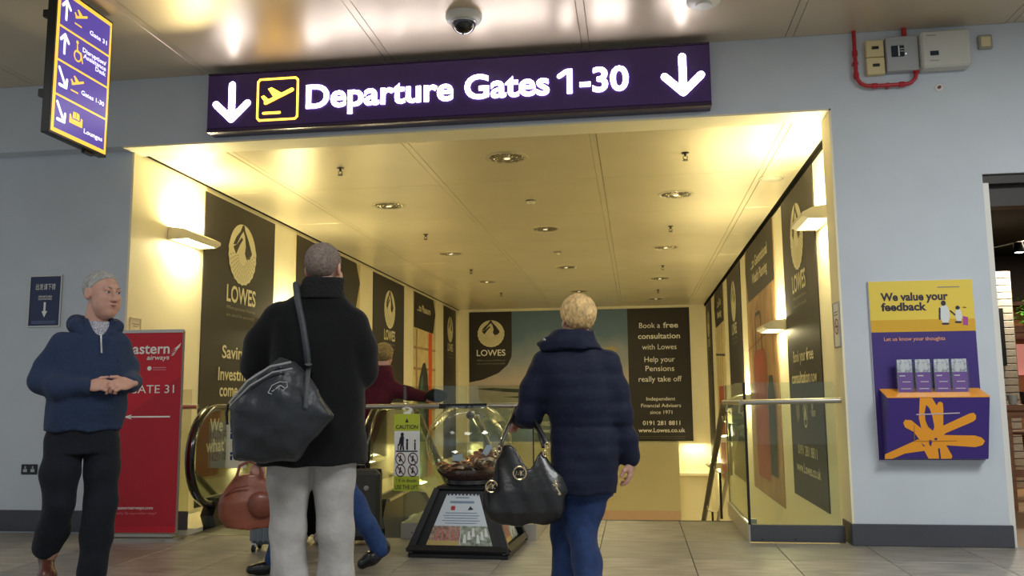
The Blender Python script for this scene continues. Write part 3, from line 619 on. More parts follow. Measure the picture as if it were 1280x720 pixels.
sl = MB(); fpoly(sl, [(325,300),(630,290),(632,298),(326,308)], .0036); build(sl, 'letter_slot', mat('pale_slot', '#C8B8C8', .3), t)
fr0 = MB(); 
for seg in ([(310,380),(315,380),(318,505),(313,505)], [(313,500),(615,497),(615,501),(313,504)]): fpoly(fr0, seg, .0034)
build(fr0, 'flap_seam', mat('seam_brown', '#A86A20', .5), t)
LFP = mat('leaflet_purple', '#6E36A0', .45); LFW = mat('leaflet_photo', '#B8BEC6', .5, nscale=60, namt=.6)
lf0 = None
for k, (x, dz, nm) in enumerate(((.20,.03,'leftmost'),(.325,.015,'second from the left'),(.455,0,'third from the left'),(.575,0,'rightmost'))):
    lab = f'purple feedback leaflets in a clear holder on the orange shelf, {nm}'
    loc = (1.745+x, 6.8-.105, .61+.495)
    if lf0 is None:
        lf0 = thing('leaflet_holder', lab, 'leaflet', loc, 0, 'leaflet holders on the feedback board'); lf0.scale = (1.12, 1, 1.25)
        build(MB().box(-.045,0,.0,.045,.014,.19), 'leaflet_stack', LFW, lf0)
        build(MB().box(-.0455,-.001,.0,.0455,-.0001,.115), 'leaflet_cover', LFP, lf0)
        build(MB().disc(-.01,.145,.016,.03,-.001).disc(.018,.15,.012,.022,-.001), 'penguin_print', mat('penguin_white', ''), lf0)
        build(MB().stroke([(-.035,.095),(.0,.095)], .006, -.0016, False).stroke([(-.02,.06),(.03,.06)], .004, -.0016, False).stroke([(-.03,.02),(.03,.02)], .004, -.0016, False), 'print_line', WHITEPL, lf0)
        build(MB().box(-.054,-.006,-.002,.054,-.004,.175).box(-.054,-.006,-.002,-.052,.018,.2).box(.052,-.006,-.002,.054,.018,.2), 'clear_holder', CLEARPL, lf0)
    else: dup(lf0, (loc[0], loc[1], loc[2]), lab)
# ---------------------------------------------------------------- small signs
def frame_sign(p, w, h, fm, bm, t_=.012, b=.012):
    build(MB().box(0,-t_,0,b,0,h).box(w-b,-t_,0,w,0,h).box(b,-t_,0,w-b,0,b).box(b,-t_,h-b,w-b,0,h), 'frame', fm, p)
    build(MB().box(b,-t_*.5,b,w-b,-.001,h-b), 'sheet', bm, p)
t = thing('blue_notice', 'dark blue framed notice with white down arrow on the left wall', 'sign', (-5.30, 6.95, 1.745))
frame_sign(t, .315, .46, STEEL, mat('navy_sheet', '#1E2B55', .35))
SY = -.0075
text('出发请下楼', .158, .335, .042, WHITEP, t, w=.19, align='C', y=SY)
text('DEPARTURES', .158, .262, .016, WHITEP, t, w=.13, align='C', y=SY, bold=.01); text('DOWNSTAIRS', .158, .240, .016, WHITEP, t, w=.13, align='C', y=SY, bold=.01)
build(MB().poly([(.148,.22),(.168,.22),(.168,.14),(.185,.14),(.158,.085),(.131,.14),(.148,.14)], SY), 'arrow', WHITEP, t)
build(MB().stroke([(.04,.05),(.27,.05)], .006, SY, False).stroke([(.04,.035),(.27,.035)], .006, SY, False), 'small_print', mat('dim_blue_print', '#6A78A0', .5), t)
t = thing('wall_socket', 'black twin electric socket plate low on the left wall', 'socket', (-5.27, 6.95, .475))
build(MB().box(0,-.012,0,.30*.5,0,.085,c=.004), 'plate', mat('socket_black', '#15171A', .4), t)
for x in (.04, .11):
    build(MB().box(x-.018,-.0135,.02,x+.018,-.0121,.045).box(x-.006,-.0135,.05,x+.006,-.0121,.07), 'socket_face', mat('socket_grey', '#A8B0B8', .4), t)
t = thing('small_notice', 'small cream notice in thin frame above the red banner', 'sign', (XL, 6.99, 1.60), math.pi/2)
frame_sign(t, .17, .22, mat('cream_frame', '#C9BD98', .5), mat('cream_sheet', '#E0D8BC', .5), .010, .008)
build(MB().stroke([(.03,.165),(.14,.165)], .008, -.0065, False).stroke([(.05,.145),(.12,.145)], .008, -.0065, False), 'print_line', GREYP, t)
t = thing('prohibition_sign', 'narrow white sign with red no smoking ring on the right jamb', 'sign', (1.539, 7.01, 1.45), -math.pi/2)
frame_sign(t, .20, .345, STEEL, mat('white_sheet', '#F0F0EC', .4), .010, .008)
build(MB().ring(.10,.16,.05,.062,-.007).stroke([(.06,.20),(.14,.12)], .010, -.0071, False), 'red_ring', mat('sign_red', '#B02028', .4), t)
build(MB().stroke([(.065,.16),(.135,.16)], .012, -.0068, False).stroke([(.04,.27),(.16,.27)], .006, -.0068, False).stroke([(.04,.25),(.16,.25)], .006, -.0068, False), 'print_mark', INK, t)
# ---------------------------------------------------------------- red airline banner
BR = mat('red_banner', '#C3142A', .5, nscale=2, namt=.06); BR2 = mat('red_banner_deep', '#B01226', .5)
t = thing('banner_stand', 'tall red pull up banner pointing to gate 31 behind the man in the hoodie', 'banner', (-3.92, 6.60, 0), .06)
build(MB().box(-.275,0,.055,.275,.006,1.655), 'banner_sheet', BR, t)
build(MB().poly([(-.275,.10),(-.275,.9),(.275,1.30),(.275,.10)], -.001), 'deep_red_swoosh', BR2, t)
build(MB().box(-.28,-.006,1.645,.28,.012,1.67), 'top_rail', STEEL, t); build(MB().box(.272,-.004,.04,.285,.012,1.655), 'side_edge', mat('banner_edge', '#8C8078', .4, metal=.4), t)
pl = [(.34*math.cos(a), .14*math.sin(a)) for a in np.linspace(0, 2*math.pi, 33)[:-1]]
build(MB().prism(pl, 0, .018, 'xy'), 'base_plate', STEEL, t)
build(MB().box(-.27,-.03,.018,.27,.03,.055,c=.008), 'cassette', STEEL, t)
text('eastern', .165, 1.475, .085, WHITEP, t, w=.37, bold=.016, align='R', y=-.003); text('airways', .165, 1.425, .038, WHITEP, t, w=.19, bold=.012, align='R', y=-.003, shear=.2)
wg = MB()
for k in range(4): wg.poly([(.175,1.455+.016*k),(.20+.015*k,1.472+.016*k),(.265-.012*(3-k),1.50+.024*k),(.26-.014*(3-k),1.487+.024*k),(.20,1.460+.016*k)], -.003-.0002*k)
build(wg, 'wing_mark', WHITEP, t)
build(MB().disc(.0,1.355,.018,y=-.003), 'seal', WHITEP, t); build(MB().stroke([(.03,1.36),(.14,1.36)], .008, -.003, False).stroke([(.03,1.343),(.14,1.343)], .006, -.003, False), 'print_line', mat('pale_red', '#D88088', .5), t)
text('GATE 31', .215, 1.155, .066, WHITEP, t, w=.38, align='R', y=-.003)
build(MB().stroke([(-.14,.965),(.19,.965)], .012, -.003, False).poly([(-.20,.965),(-.13,.945),(-.145,.965),(-.13,.985)], -.0032), 'arrow', WHITEP, t)
text('easternairways.com', -.22, .235, .024, WHITEP, t, w=.30, bold=.01, y=-.003, res=2); text('why fly any other way?', -.22, .195, .020, mat('pale_red', ''), t, w=.33, y=-.003, res=2, shear=.15)
# ---------------------------------------------------------------- balustrades
PLN = mat('grey_plinth', '#48494E', .45); PLA = mat('alu_plinth', '#B8B4AA', .35, metal=.5)
t = thing('glass_balustrade', 'right glass balustrade with steel rail and charcoal plinth beside the pier', 'balustrade', (.82, 6.9, 0))
build(MB().box(0,0,0,.69,.03,.125,c=.003), 'front_plinth', PLN, t); build(MB().box(-.012,-.001,0,0.004,1.5,.125), 'side_plinth', PLA, t)
build(MB().box(.0,.03,.0,.03,1.5,.12), 'inner_plinth', PLN, t)
build(MB().box(.012,.012,.125,.665,.022,1.19), 'glass_pane', GLASS, t); build(MB().box(.0,.02,.125,.010,1.46,1.19), 'glass_pane', GLASS, t)
build(MB().box(-.008,.002,.125,.011,.020,1.19).box(.0,1.455,.10,.010,1.468,1.19), 'edge_seal', BLACKPL, t)
build(MB().bar((-.02,-.03,1.04),(.705,-.03,1.05),.021,14), 'handrail', STEEL, t, smooth=True); build(MB().bar((-.02,-.03,1.04),(-.02,1.4,1.035),.021,14), 'handrail', STEEL, t, smooth=True)
for y in (.12, 1.1): build(MB().tube([(.0,y,.95),(-.03,y,.96),(-.02,y,1.02)], .008, 8).lathe([(.02,-.003),(.02,.003)], c=(.0,y,.95), n=12, axis='x'), 'bracket', STEEL, t)
build(MB().box(.01,.05,.126,.06,.09,.16), 'clamp', STEEL, t); 
build(MB().lathe([(.006,-.0012),(.0,-.002)], c=(.09,0,.02), n=8, axis='y').lathe([(.006,-.0012),(.0,-.002)], c=(.33,0,.02), n=8, axis='y'), 'bolt', BLACKPL, t)
t = thing('glass_balustrade', 'central glass balustrade between escalator and stairs, behind the donation globe', 'balustrade', (-1.86, 6.8, 0))
build(MB().box(0,0,0,1.07,.03,.125,c=.003), 'front_plinth', PLA, t); build(MB().box(1.055,.03,0,1.07,1.5,.125), 'side_plinth', PLA, t)
build(MB().box(.012,.012,.125,.53,.022,1.19), 'glass_pane', GLASS, t); build(MB().box(.54,.012,.125,1.055,.022,1.19), 'glass_pane', GLASS, t); build(MB().box(1.05,.03,.125,1.06,1.46,1.19), 'glass_pane', GLASS, t)
build(MB().box(0,.03,0,.02,1.2,.125), 'inner_plinth', PLA, t)
build(MB().box(1.05,.010,.125,1.06,.026,1.19).box(1.05,1.455,.125,1.06,1.468,1.19), 'edge_seal', BLACKPL, t)
build(MB().bar((-.28,-.03,1.03),(1.09,-.03,1.03),.021,14), 'handrail', STEEL, t, smooth=True); build(MB().bar((1.09,-.03,1.03),(1.09,1.4,1.03),.021,14), 'handrail', STEEL, t, smooth=True)
build(MB().box(.32,-.062,1.012,.70,-.045,1.05), 'rail_sleeve', BLACKPL, t)
build(MB().lathe([(.006,-.0012),(.0,-.002)], c=(.09,0,.05), n=8, axis='y').lathe([(.006,-.0012),(.0,-.002)], c=(.98,0,.04), n=8, axis='y'), 'bolt', BLACKPL, t)
for x in (.1, .95): build(MB().tube([(x,.01,.96),(x,-.03,.965),(x,-.03,1.01)], .008, 8), 'bracket', STEEL, t)
t = thing('glass_balustrade', 'short glass balustrade between the left corridor wall and the escalator', 'balustrade', (-4.34, 7.10, 0))
build(MB().box(0,0,0,.52,.03,.155,c=.003), 'front_plinth', PLN, t); build(MB().box(.01,.01,.155,.52,.02,1.19), 'glass_pane', GLASS, t)
build(MB().bar((0,-.03,1.04),(.60,-.03,1.04),.021,14), 'handrail', STEEL, t, smooth=True); build(MB().tube([(.1,.01,.96),(.1,-.03,.965),(.1,-.03,1.02)], .008, 8), 'bracket', STEEL, t)
# stair handrails
t = thing('stair_handrail', 'pair of dark steel handrails running down the stairs on the right', 'handrail', (.88, 8.3, 0))
def rl(x, z0): return [(x,.0,z0-.02),(x,.18,z0),(x,.55,z0-.03)]+[(x, .55+k*1.2, z0-.03-.47*k*1.2) for k in range(1, 9)]
build(MB().tube(rl(-.03, 1.03), .034, 12), 'upper_rail', DKSTEEL, t, smooth=True); build(MB().tube(rl(.10, .80), .024, 12), 'lower_rail', STEEL, t, smooth=True)
for k in range(7):
    y = .7+k*1.25; z = 1.0-.47*(y-.55)
    build(MB().tube([(-.03,y,z),(-.02,y,z-.09),(.06,y,z-.12),(.10,y,z-.10),(.10,y,z-.22)], .009, 8), 'bracket', STEEL, t)
    build(MB().bar((.035,y,z-.11),(.035,y,z-.62 if z-.62 > -4.2 else -4.2),.014,8), 'post', DKSTEEL, t)
# stairs
ST = mat('stair_stone', '#8A8276', .5, nscale=20, namt=.1)
t = build(MB().box(-.79,8.0,-4.2,-.74,8.05,-.03), 'trim_7', CORR, kind='structure')
sm = MB().box(0,0,-.17,1.61,.31,0,c=.004); sme = bpy.data.meshes.new('stair_step'); sme.from_pydata(sm.v, [], sm.f); sme.materials.append(ST)
stt = thing('staircase', 'stone stairs going down beyond the floor edge', 'stairs', (-.79, 8.0, 0))
for k in range(24): mk('stair_step', sme, None, stt, loc=(0, .015+.30*k, -.172*(k+1)))
st = MB()
build(MB().prism([(8.0,-.03),(8.0,-.6),(15.4,-4.2),(16,-4.2),(8.4,.05)], -.85, -.80, 'yz'), 'trim_8', CORR, kind='structure')
build(MB().prism([(8.0,-.03),(8.0,-.6),(15.4,-4.2),(16,-4.2),(8.4,.05)], .84, .88, 'yz'), 'trim_9', CORR, kind='structure')
# sloping dark rail in the central void
t = thing('sloping_rail', 'dark sloping handrail and pale side panel seen through the donation globe', 'handrail', (-1.38, 7.2, 0))
build(MB().tube([(0,0,.95),(0,.2,.96),(0,.5,.85)]+[(0,.5+k, .85-.55*k) for k in range(1, 8)], .035, 10), 'rail', RUBBER, t, smooth=True)
build(MB().prism([(0,-.3),(0,.15),(.5,.12),(7.5,-3.7),(7.5,-4.1)], -.02, .02, 'yz'), 'side_panel', CORR, t)
build(MB().prism([(0,.15),(.02,.93),(.5,.82),(7.4,-2.97),(7.4,-3.64),(.5,.12)], -.005, .005, 'yz'), 'glass_pane', GLASS, t)
build(MB().tube([(-.25,.4,.05),(-.25,.9,-.1),(-.25,7,-3.5)], .05, 8), 'lower_channel', PLA, t)
# ---------------------------------------------------------------- escalator
t = thing('escalator', 'escalator with black looped handrails going down on the left of the corridor', 'escalator', (-2.96, 6.9, 0))
for sx in (-.76, .76):
    cy, cz, r = .45, .61, .42
    nose = [(sx, cy+r*math.sin(a)*1.0, cz+r*math.cos(a)) for a in np.linspace(-math.pi*1.0, 0, 18)]
    path = [(sx, 1.2, .17)]+[(sx, cy+r*math.sin(a), cz+r*math.cos(a)) for a in np.linspace(-math.pi, 0, 18)]+[(sx, 1.3, 1.03),(sx, 1.7, .97)]+[(sx, 1.7+k*1.0, .97-.577*k) for k in range(1, 10)]
    build(MB().tube(path, .042, 10, flat=.8), 'handrail', RUBBER, t, smooth=True)
    gp = [(cy+(r-.03)*math.sin(a), cz+(r-.03)*math.cos(a)) for a in np.linspace(-math.pi*.82, 0, 12)]+[(1.3,.99),(1.7,.93),(10,-3.85),(10,-4.1),(9.6,-4.1),(1.7,.16),(1.3,.2),(.3,.2)]
    build(MB().prism(gp, sx-.006, sx+.006, 'yz'), 'glass_panel', GLASS, t)
    build(MB().prism([(.42,0),(.36,.10),(.46,.24),(1.3,.26),(1.75,.18),(10,-4.0),(10,-4.2),(9,-4.2),(1.4,-.25),(.42,-.25)], sx-.06, sx+.06, 'yz'), 'skirt', mat('skirt_black', '#0E0E10', .35), t)
    s2 = 1 if sx > 0 else -1
    build(MB().prism([(.46,.24),(1.3,.26),(1.75,.18),(10,-4.0),(10,-4.02),(1.75,.16),(1.3,.24),(.46,.22)], sx-.09, sx+.09, 'yz'), 'deck_strip', STEEL, t)
build(MB().box(-.70,-.05,-.05,.70,1.0,0.002,c=.001), 'comb_plate', mat('ribbed_steel', '#86837C', .35, metal=.8, bump=.3, bscale=80, stretch=(8,.1,1)), t)
em = MB().box(-.70,0,-.38,.70,.40,0,c=.004); eme = bpy.data.meshes.new('escalator_step'); eme.from_pydata(em.v, [], em.f); eme.materials.append(mat('step_metal', '#55534E', .4, metal=.7))
for k in range(20): mk('escalator_step', eme, None, t, loc=(0, 1.0+.40*k, -.002 if k < 2 else -.23*(k-1)))
build(MB().prism([(.3,-.3),(.3,0),(1.4,.0),(9.8,-4.2),(9,-4.2),(1.2,-.3)], -1.38, -.82, 'yz'), 'side_cladding', CORR, t)
build(MB().prism([(1.2,-.3),(1.2,0),(1.4,.0),(9.8,-4.2),(9,-4.2)], .82, 1.10, 'yz'), 'side_cladding', CORR, t)
# pictogram notice on the escalator glass, left
t = thing('escalator_notice', 'small white pictogram notice on the escalator glass beside the dark shoulder bag', 'sign', (-3.74, 7.62, .48), .0)
build(MB().box(0,0,0,.20,.004,.42), 'sheet', mat('white_sheet', ''), t)
build(MB().ring(.145,.10,.032,.040,-.001).stroke([(.12,.125),(.17,.075)], .007, -.0012, False).ring(.145,.30,.032,.040,-.001), 'red_ring', MATS['sign_red'], t)
build(MB().disc(.055,.13,.013,y=-.001).stroke([(.055,.11),(.055,.07)], .02, -.001, False).disc(.05,.33,.012,y=-.001).stroke([(.05,.31),(.05,.26)], .02, -.001, False), 'pictogram', mat('blue_print', '#303C78', .5), t)
# caution sign hanging on the central rail
t = thing('caution_sign', 'hanging yellow and white caution notice on the central balustrade rail', 'sign', (-1.895, 6.715, .378)); t.scale = (1, 1, 1.2)
YG = mat('lime_print', '#BBC93A', .5)
build(MB().box(0,0,0,.205,.005,.495), 'plate', mat('white_sheet', ''), t)
build(MB().box(0,-.001,.385,.205,0,.495), 'lime_band', YG, t); build(MB().box(0,-.001,0,.205,0,.095), 'lime_band', YG, t)
build(MB().prism([(.075,0.495),(.13,0.495),(.13,0.508),(.145,0.518),(.14,0.533),(.10,0.542),(.066,0.535),(.06,0.524),(.078,0.524),(.085,0.531),(.105,0.533),(.12,0.526),(.11,0.515),(.09,0.509),(.075,0.504)], 0, .005), 'hook', mat('white_sheet', ''), t)
text('CAUTION', .102, .398, .026, INK, t, w=.18, bold=.02, align='C', y=-.002)
text('! If in doubt', .102, .057, .022, INK, t, w=.165, align='C', y=-.002, bold=.006); text('USE THE LIFT', .102, .012, .026, INK, t, w=.185, bold=.01, align='C', y=-.002)
pc = MB(); pc.poly([(.088,.44),(.116,.44),(.102,.468)], -.002); pc.disc(.065,.362,.013,y=-.002); pc.stroke([(.065,.35),(.062,.30)], .03, -.002, False); pc.stroke([(.058,.30),(.052,.26)], .013, -.0021, False); pc.stroke([(.07,.30),(.076,.26)], .013, -.0021, False); pc.stroke([(.05,.34),(.04,.29)], .010, -.0021, False)
pc.disc(.105,.325,.009,y=-.002); pc.stroke([(.105,.315),(.105,.262)], .014, -.002, False); pc.disc(.168,.322,.007,y=-.002); pc.stroke([(.168,.312),(.168,.262)], .011, -.002, False); pc.poly([(.015,.25),(.19,.25),(.19,.258),(.015,.258)], -.002); pc.stroke([(.033,.26),(.033,.30)], .008, -.002, False)
build(pc, 'pictogram', INK, t)
rg = MB(); pk = MB()
for cx in (.052, .152):
    for cz in (.205, .130):
        rg.ring(cx, cz, .034, .041, -.002, n=20).stroke([(cx-.026,cz+.026),(cx+.026,cz-.026)], .007, -.0024, False)
        pk.disc(cx, cz+.016, .007, y=-.002, n=8).stroke([(cx,cz+.01),(cx-.006,cz-.018)], .012, -.002, False).stroke([(cx-.012,cz-.012),(cx+.012,cz-.002)], .008, -.0021, False)
build(rg, 'ban_ring', mat('plum_print', '#5A2040', .5), t); build(pk, 'pictogram', INK, t)
# ---------------------------------------------------------------- donation globe
t = thing('donation_globe', 'clear round donation bowl on a black pyramid stand before the central balustrade', 'donation box', (-1.225, 6.36, 0), -.05)
b0, b1, zz = .345, .19, .45
FRM = mat('stand_black', '#17191C', .35, nscale=4, namt=.1)
build(MB().box(-b0-.01,-b0-.01,0,b0+.01,b0+.01,.03,c=.006), 'base_board', FRM, t)
cr = [(-b0,-b0),(b0,-b0),(b0,b0),(-b0,b0)]
for i in range(4):
    a, b = cr[i], cr[(i+1) % 4]
    mb = MB(); mb.tube([(a[0],a[1],.03),(a[0]*b1/b0,a[1]*b1/b0,zz)], [.034,.026], 4)
    build(mb, 'corner_post', FRM, t)
    mb = MB(); mb.tube([(a[0],a[1],.055),(b[0],b[1],.055)], .03, 4); build(mb, 'bottom_bar', FRM, t)
    k = .93
    A = [(a[0]*k,a[1]*k,.03),(b[0]*k,b[1]*k,.03),(b[0]*k*b1/b0,b[1]*k*b1/b0,zz),(a[0]*k*b1/b0,a[1]*k*b1/b0,zz)]
    build(MB().add(A, [(0,1,2,3)]), 'dark_panel', FRM, t)
build(MB().lathe([(.19,.43),(.205,.45),(.20,.475),(.17,.485)], n=4) if False else MB().box(-.20,-.20,.44,.20,.20,.47,c=.012), 'top_plate', FRM, t)
build(MB().lathe([(.16,.47),(.175,.478),(.17,.505),(.15,.51)], n=28), 'bowl_collar', FRM, t, smooth=True)
def pface(rot, nm):
    pan = bpy.data.objects.new(nm, None)
PAP = mat('poster_paper', '#C9D3DC', .4); PH1 = mat('poster_photo_red', '#9A8070', .45, nscale=40, namt=.6); PH2 = mat('poster_photo_pitch', '#8C9484', .45, nscale=35, namt=.7); PHY = mat('poster_ground', '#B8A060', .5)
def onface(face, u, v, lift=.006):     # u -1..1, v 0..1 on the sloping face
    s = b0+(b1-b0)*v; z = .03+(zz-.03)*v
    x, y = u*s*.93, -s*.93-lift
    for _ in range(face): x, y = -y, x
    return (x, y, z)
for face in (0, 1):
    mb = MB(); N = 6
    mb.add([onface(face,-.78,.12),onface(face,.78,.12),onface(face,.62,.92),onface(face,-.62,.92)], [(0,1,2,3)]); build(mb, 'poster', PAP, t)
    mb = MB(); mb.add([onface(face,-.78,.12,.008),onface(face,.0,.12,.008),onface(face,.0,.42,.008),onface(face,-.74,.42,.008)], [(0,1,2,3)]); build(mb, 'poster_photo', PH1, t)
    mb = MB(); mb.add([onface(face,.02,.12,.008),onface(face,.78,.12,.008),onface(face,.74,.42,.008),onface(face,.02,.42,.008)], [(0,1,2,3)]); build(mb, 'poster_photo', PH2, t)
    mb = MB(); mb.add([onface(face,-.78,.12,.009),onface(face,.0,.12,.009),onface(face,.0,.20,.009),onface(face,-.77,.20,.009)], [(0,1,2,3)]); build(mb, 'poster_ground', PHY, t)
    fg = MB()
    for k in range(5):
        u = -.62+.13*k
        fg.add([onface(face,u,.19,.010),onface(face,u+.08,.19,.010),onface(face,u+.07,.38,.010),onface(face,u+.01,.38,.010)], [(0,1,2,3)])
    build(fg, 'poster_figure', mat('red_white_shirt', '#B07068', .5, nscale=200, namt=.8), t)
    fg = MB()
    for k in range(6):
        u = .08+.11*k; v0 = .16+.05*(k % 3)
        fg.add([onface(face,u,v0,.010),onface(face,u+.09,v0,.010),onface(face,u+.07,v0+.13,.010),onface(face,u+.02,v0+.13,.010)], [(0,1,2,3)])
    build(fg, 'poster_figure', mat('white_shirt_print', '#D8DAD8', .5), t)
    ln = MB()
    for (v, u0, u1, th) in ((.86,-.25,.25,.012),(.78,-.42,.42,.03),(.62,-.5,.5,.008),(.58,-.55,.55,.008),(.54,-.5,.5,.008),(.50,-.55,.55,.008),(.46,-.45,.45,.008)):
        ln.add([onface(face,u0,v,.010),onface(face,u1,v,.010),onface(face,u1,v+th,.010),onface(face,u0,v+th,.010)], [(0,1,2,3)])
    build(ln, 'poster_line', mat('blue_grey_print', '#7C8CA8', .5), t)
    lg = MB(); lg.add([onface(face,-.35,.67,.0105),onface(face,-.22,.67,.0105),onface(face,-.22,.73,.0105),onface(face,-.35,.73,.0105)], [(0,1,2,3)]); build(lg, 'red_mark', MATS['sign_red'], t)
    lg = MB(); lg.add([onface(face,.2,.67,.0105),onface(face,.38,.68,.0105),onface(face,.28,.73,.0105)], [(0,1,2)])
    for k in range(9):
        u = -.58+k*.14; lg.add([onface(face,u,.90,.0105),onface(face,u+.07,.90,.0105),onface(face,u+.07,.94,.0105),onface(face,u,.94,.0105)], [(0,1,2,3)])
    build(lg, 'black_mark', INK, t)
R0 = .318; gc = .765
gl = []
for a in np.linspace(math.asin(-.80), math.asin(.86), 30): gl.append((R0*math.cos(a), gc+R0*.93*math.sin(a)))
gl = [(.14,.485),(.165,.50)]+gl[1:]
build(MB().lathe(gl, n=48, cap=False), 'glass_bowl', GLOBEG, t, smooth=True)
zt_ = gl[-1][1]; rt = gl[-1][0]
build(MB().lathe([(rt,zt_-.004),(rt+.012,zt_),(rt+.012,zt_+.014),(rt-.008,zt_+.014),(rt-.008,zt_)], n=40, cap=False), 'lip', CLEARPL, t, smooth=True)
# notes and coins
nt_ = MB(); nt2 = MB(); nt3 = MB()
def inball(x, y, z, m=.02): return math.hypot(math.hypot(x, y), (z-gc)/.93) < R0-m
for k in range(420):
    for _ in range(40):
        x, y = random.uniform(-.27,.27), random.uniform(-.27,.27); z = random.uniform(.50, .64+.05*math.sin(x*9)+.03*math.cos(y*11))
        if inball(x, y, z, .03): break
    a = random.uniform(0, 6.28); tilt = random.uniform(-.9,.9); u = Vector((math.cos(a), math.sin(a), 0)); v = Vector((-math.sin(a)*math.cos(tilt), math.cos(a)*math.cos(tilt), math.sin(tilt))); c = Vector((x, y, z))
    tgt = (nt_, nt2, nt3)[random.choice((0,0,1,2,1))]
    L, w = (.030, .016) if tgt is not nt3 else (.011, .011)
    fold = u.cross(v)*random.uniform(.004,.014)
    vs = [c-u*L-v*w, c-v*w+fold, c+u*L-v*w, c+u*L+v*w, c+v*w+fold, c-u*L+v*w]
    tgt.add(vs, [(0,1,4,5),(1,2,3,4)])
ps = thing('money_pile', 'crumpled banknotes and coins heaped in the clear donation bowl', 'money', (-1.225, 6.36, 0), -.05)
build(nt_, 'brown_notes', mat('note_brown', '#8A5A44', .6, nscale=60, namt=.4), ps, kind='stuff'); build(nt2, 'pale_notes', mat('note_pale', '#B8A894', .6, nscale=60, namt=.3), ps, kind='stuff'); build(nt3, 'coins', mat('coin_copper', '#A8663C', .3, metal=.7), ps, kind='stuff')
build(MB().lathe([(.05,.49),(.16,.50),(.22,.545),(.24,.575),(.12,.60),(.0,.61)], n=24, cap=False), 'heap_core', mat('heap_dark', '#4A3028', .8, nscale=50, namt=.5), ps, kind='stuff')
n5 = MB().add([(.10,-.12,.66),(.15,-.13,.655),(.20,-.10,.75),(.15,-.09,.755)], [(0,1,2,3)]).add([(-.1,-.1,.64),(-.02,-.12,.64),(-.03,-.09,.69),(-.11,-.07,.68)], [(0,1,2,3)])
build(n5, 'standing_note', mat('note_blue', '#9DB0C4', .5), ps)
# ---------------------------------------------------------------- shop seen through the doorway
t = thing('brick_column', 'white painted brick column inside the shop beyond the doorway', 'column', (4.33, 11.0, 0))
BRK = mat('white_brick', '#C9BFA8', .7, nscale=12, namt=.12)
build(MB().box(-.30,.02,0,.14,.5,2.55), 'core', mat('mortar', '#8A8070', .9), t)
bm_ = MB().box(0,0,0,.205,.03,.075,c=.004); bme = bpy.data.meshes.new('brick'); bme.from_pydata(bm_.v, [], bm_.f); bme.materials.append(BRK)
for r in range(30):
    for c in range(2): mk('brick', bme, None, t, loc=(-.30+.225*c+(.0 if r % 2 else -.0), 0, .005+r*.085)).scale = (1.0 if c == 0 else .98, 1, 1)
build(MB().box(-.07,-.05,1.42,.0,0,2.1).box(-.30,-.05,1.42,-.06,0,2.1,c=.01), 'dark_picture', mat('picture_dark', '#1E1A18', .5), t)
t = thing('shop_backdrop_wall', 'warm lit timber shop wall with shelves far behind the doorway', 'wall', (5.4, 13.0, 0))
build(MB().box(-1.6,.0,0,2.6,.1,2.38), 'panel', mat('warm_timber', '#A8683A', .5, nscale=3, namt=.3, stretch=(1,1,6)), t)
for z in (1.84, 2.30): build(MB().box(-1.6,-.7 if z < 2 else -.3,z,2.6,0,z+.05), 'shelf', mat('dark_timber', '#4A2C1A', .5), t)
build(MB().box(-1.4,-.02,1.35,2.4,-.001,1.78), 'pink_poster', mat('lit_poster', '#D88A80', .5, emis='#E09080', es=.5), t)
t = thing('leafy_planter', 'green foliage on a shelf behind the brick column', 'plant', (5.15, 12.48, 1.945))
lf = MB()
for k in range(260):
    c = Vector((random.gauss(0,.35), random.gauss(0,.12), .10+abs(random.gauss(0,.12)))); a = random.uniform(0, 6.28); u = Vector((math.cos(a), math.sin(a), random.uniform(-.6,.6)))*.05; v = Vector((-math.sin(a), math.cos(a), random.uniform(-.3,.6)))*.02
    lf.add([c-u, c+v, c+u, c-v], [(0,1,2,3)])
build(lf, 'foliage', mat('leaf_green', '#5FA03A', .5, nscale=20, namt=.4), t, kind='stuff'); build(MB().box(-.5,-.12,-.05,.5,.12,.05,c=.01), 'trough', mat('dark_timber', ''), t)
t = thing('shop_counter', 'brown wooden counter just inside the shop doorway', 'counter', (3.44, 8.95, 0))
WD = mat('chestnut_wood', '#8A5A38', .45, nscale=5, namt=.25, stretch=(1,1,8))
build(MB().box(-.02,-.1,.93,1.6,.55,.985,c=.006), 'top', WD, t); build(MB().box(.0,-.06,.86,1.6,.5,.93), 'apron', WD, t)
build(MB().box(.02,.05,.30,1.5,.09,.37), 'foot_rail', WD, t)
for x, y in ((.04,-.04),(.2,.40),(1.4,-.04),(1.4,.4)): build(MB().box(x-.03,y-.03,0,x+.03,y+.03,.86,c=.004), 'leg', WD, t)
t = thing('bar_stool', 'wooden bar stool beside the shop counter, cut by the right picture edge', 'stool', (4.02, 10.1, 0))
build(MB().box(-.18,-.18,.66,.18,.18,.70,c=.01), 'seat', WD, t)
for x, y in ((-1,-1),(1,-1),(1,1),(-1,1)): build(MB().tube([(x*.14,y*.14,.66),(x*.19,y*.19,0)], .022, 6), 'leg', WD, t)
build(MB().tube([(-.17,-.17,.25),(.17,-.17,.25),(.17,.17,.25),(-.17,.17,.25)], .014, 6, closed=True), 'stretcher', WD, t)
for k, (x, r, h, c, l) in enumerate(((.03,.038,.10,'#3A3A3A','dark cup'),(.14,.045,.09,'#B8B4A8','pale cup'),(.25,.04,.12,'#2A2420','black cup'),(.36,.035,.16,'#7A8A5A','green bottle'))):
    o = build(MB().lathe([(r*.75,0),(r,h*.8),(r,h),(r*.9,h),(r*.7,.02)], n=16), 'cup', mat('cup_%s' % c[1:], c, .4), None, loc=(3.44+x, 9.0, .987), smooth=True)
    tag(o, f'{l} standing on the shop counter', 'cup')
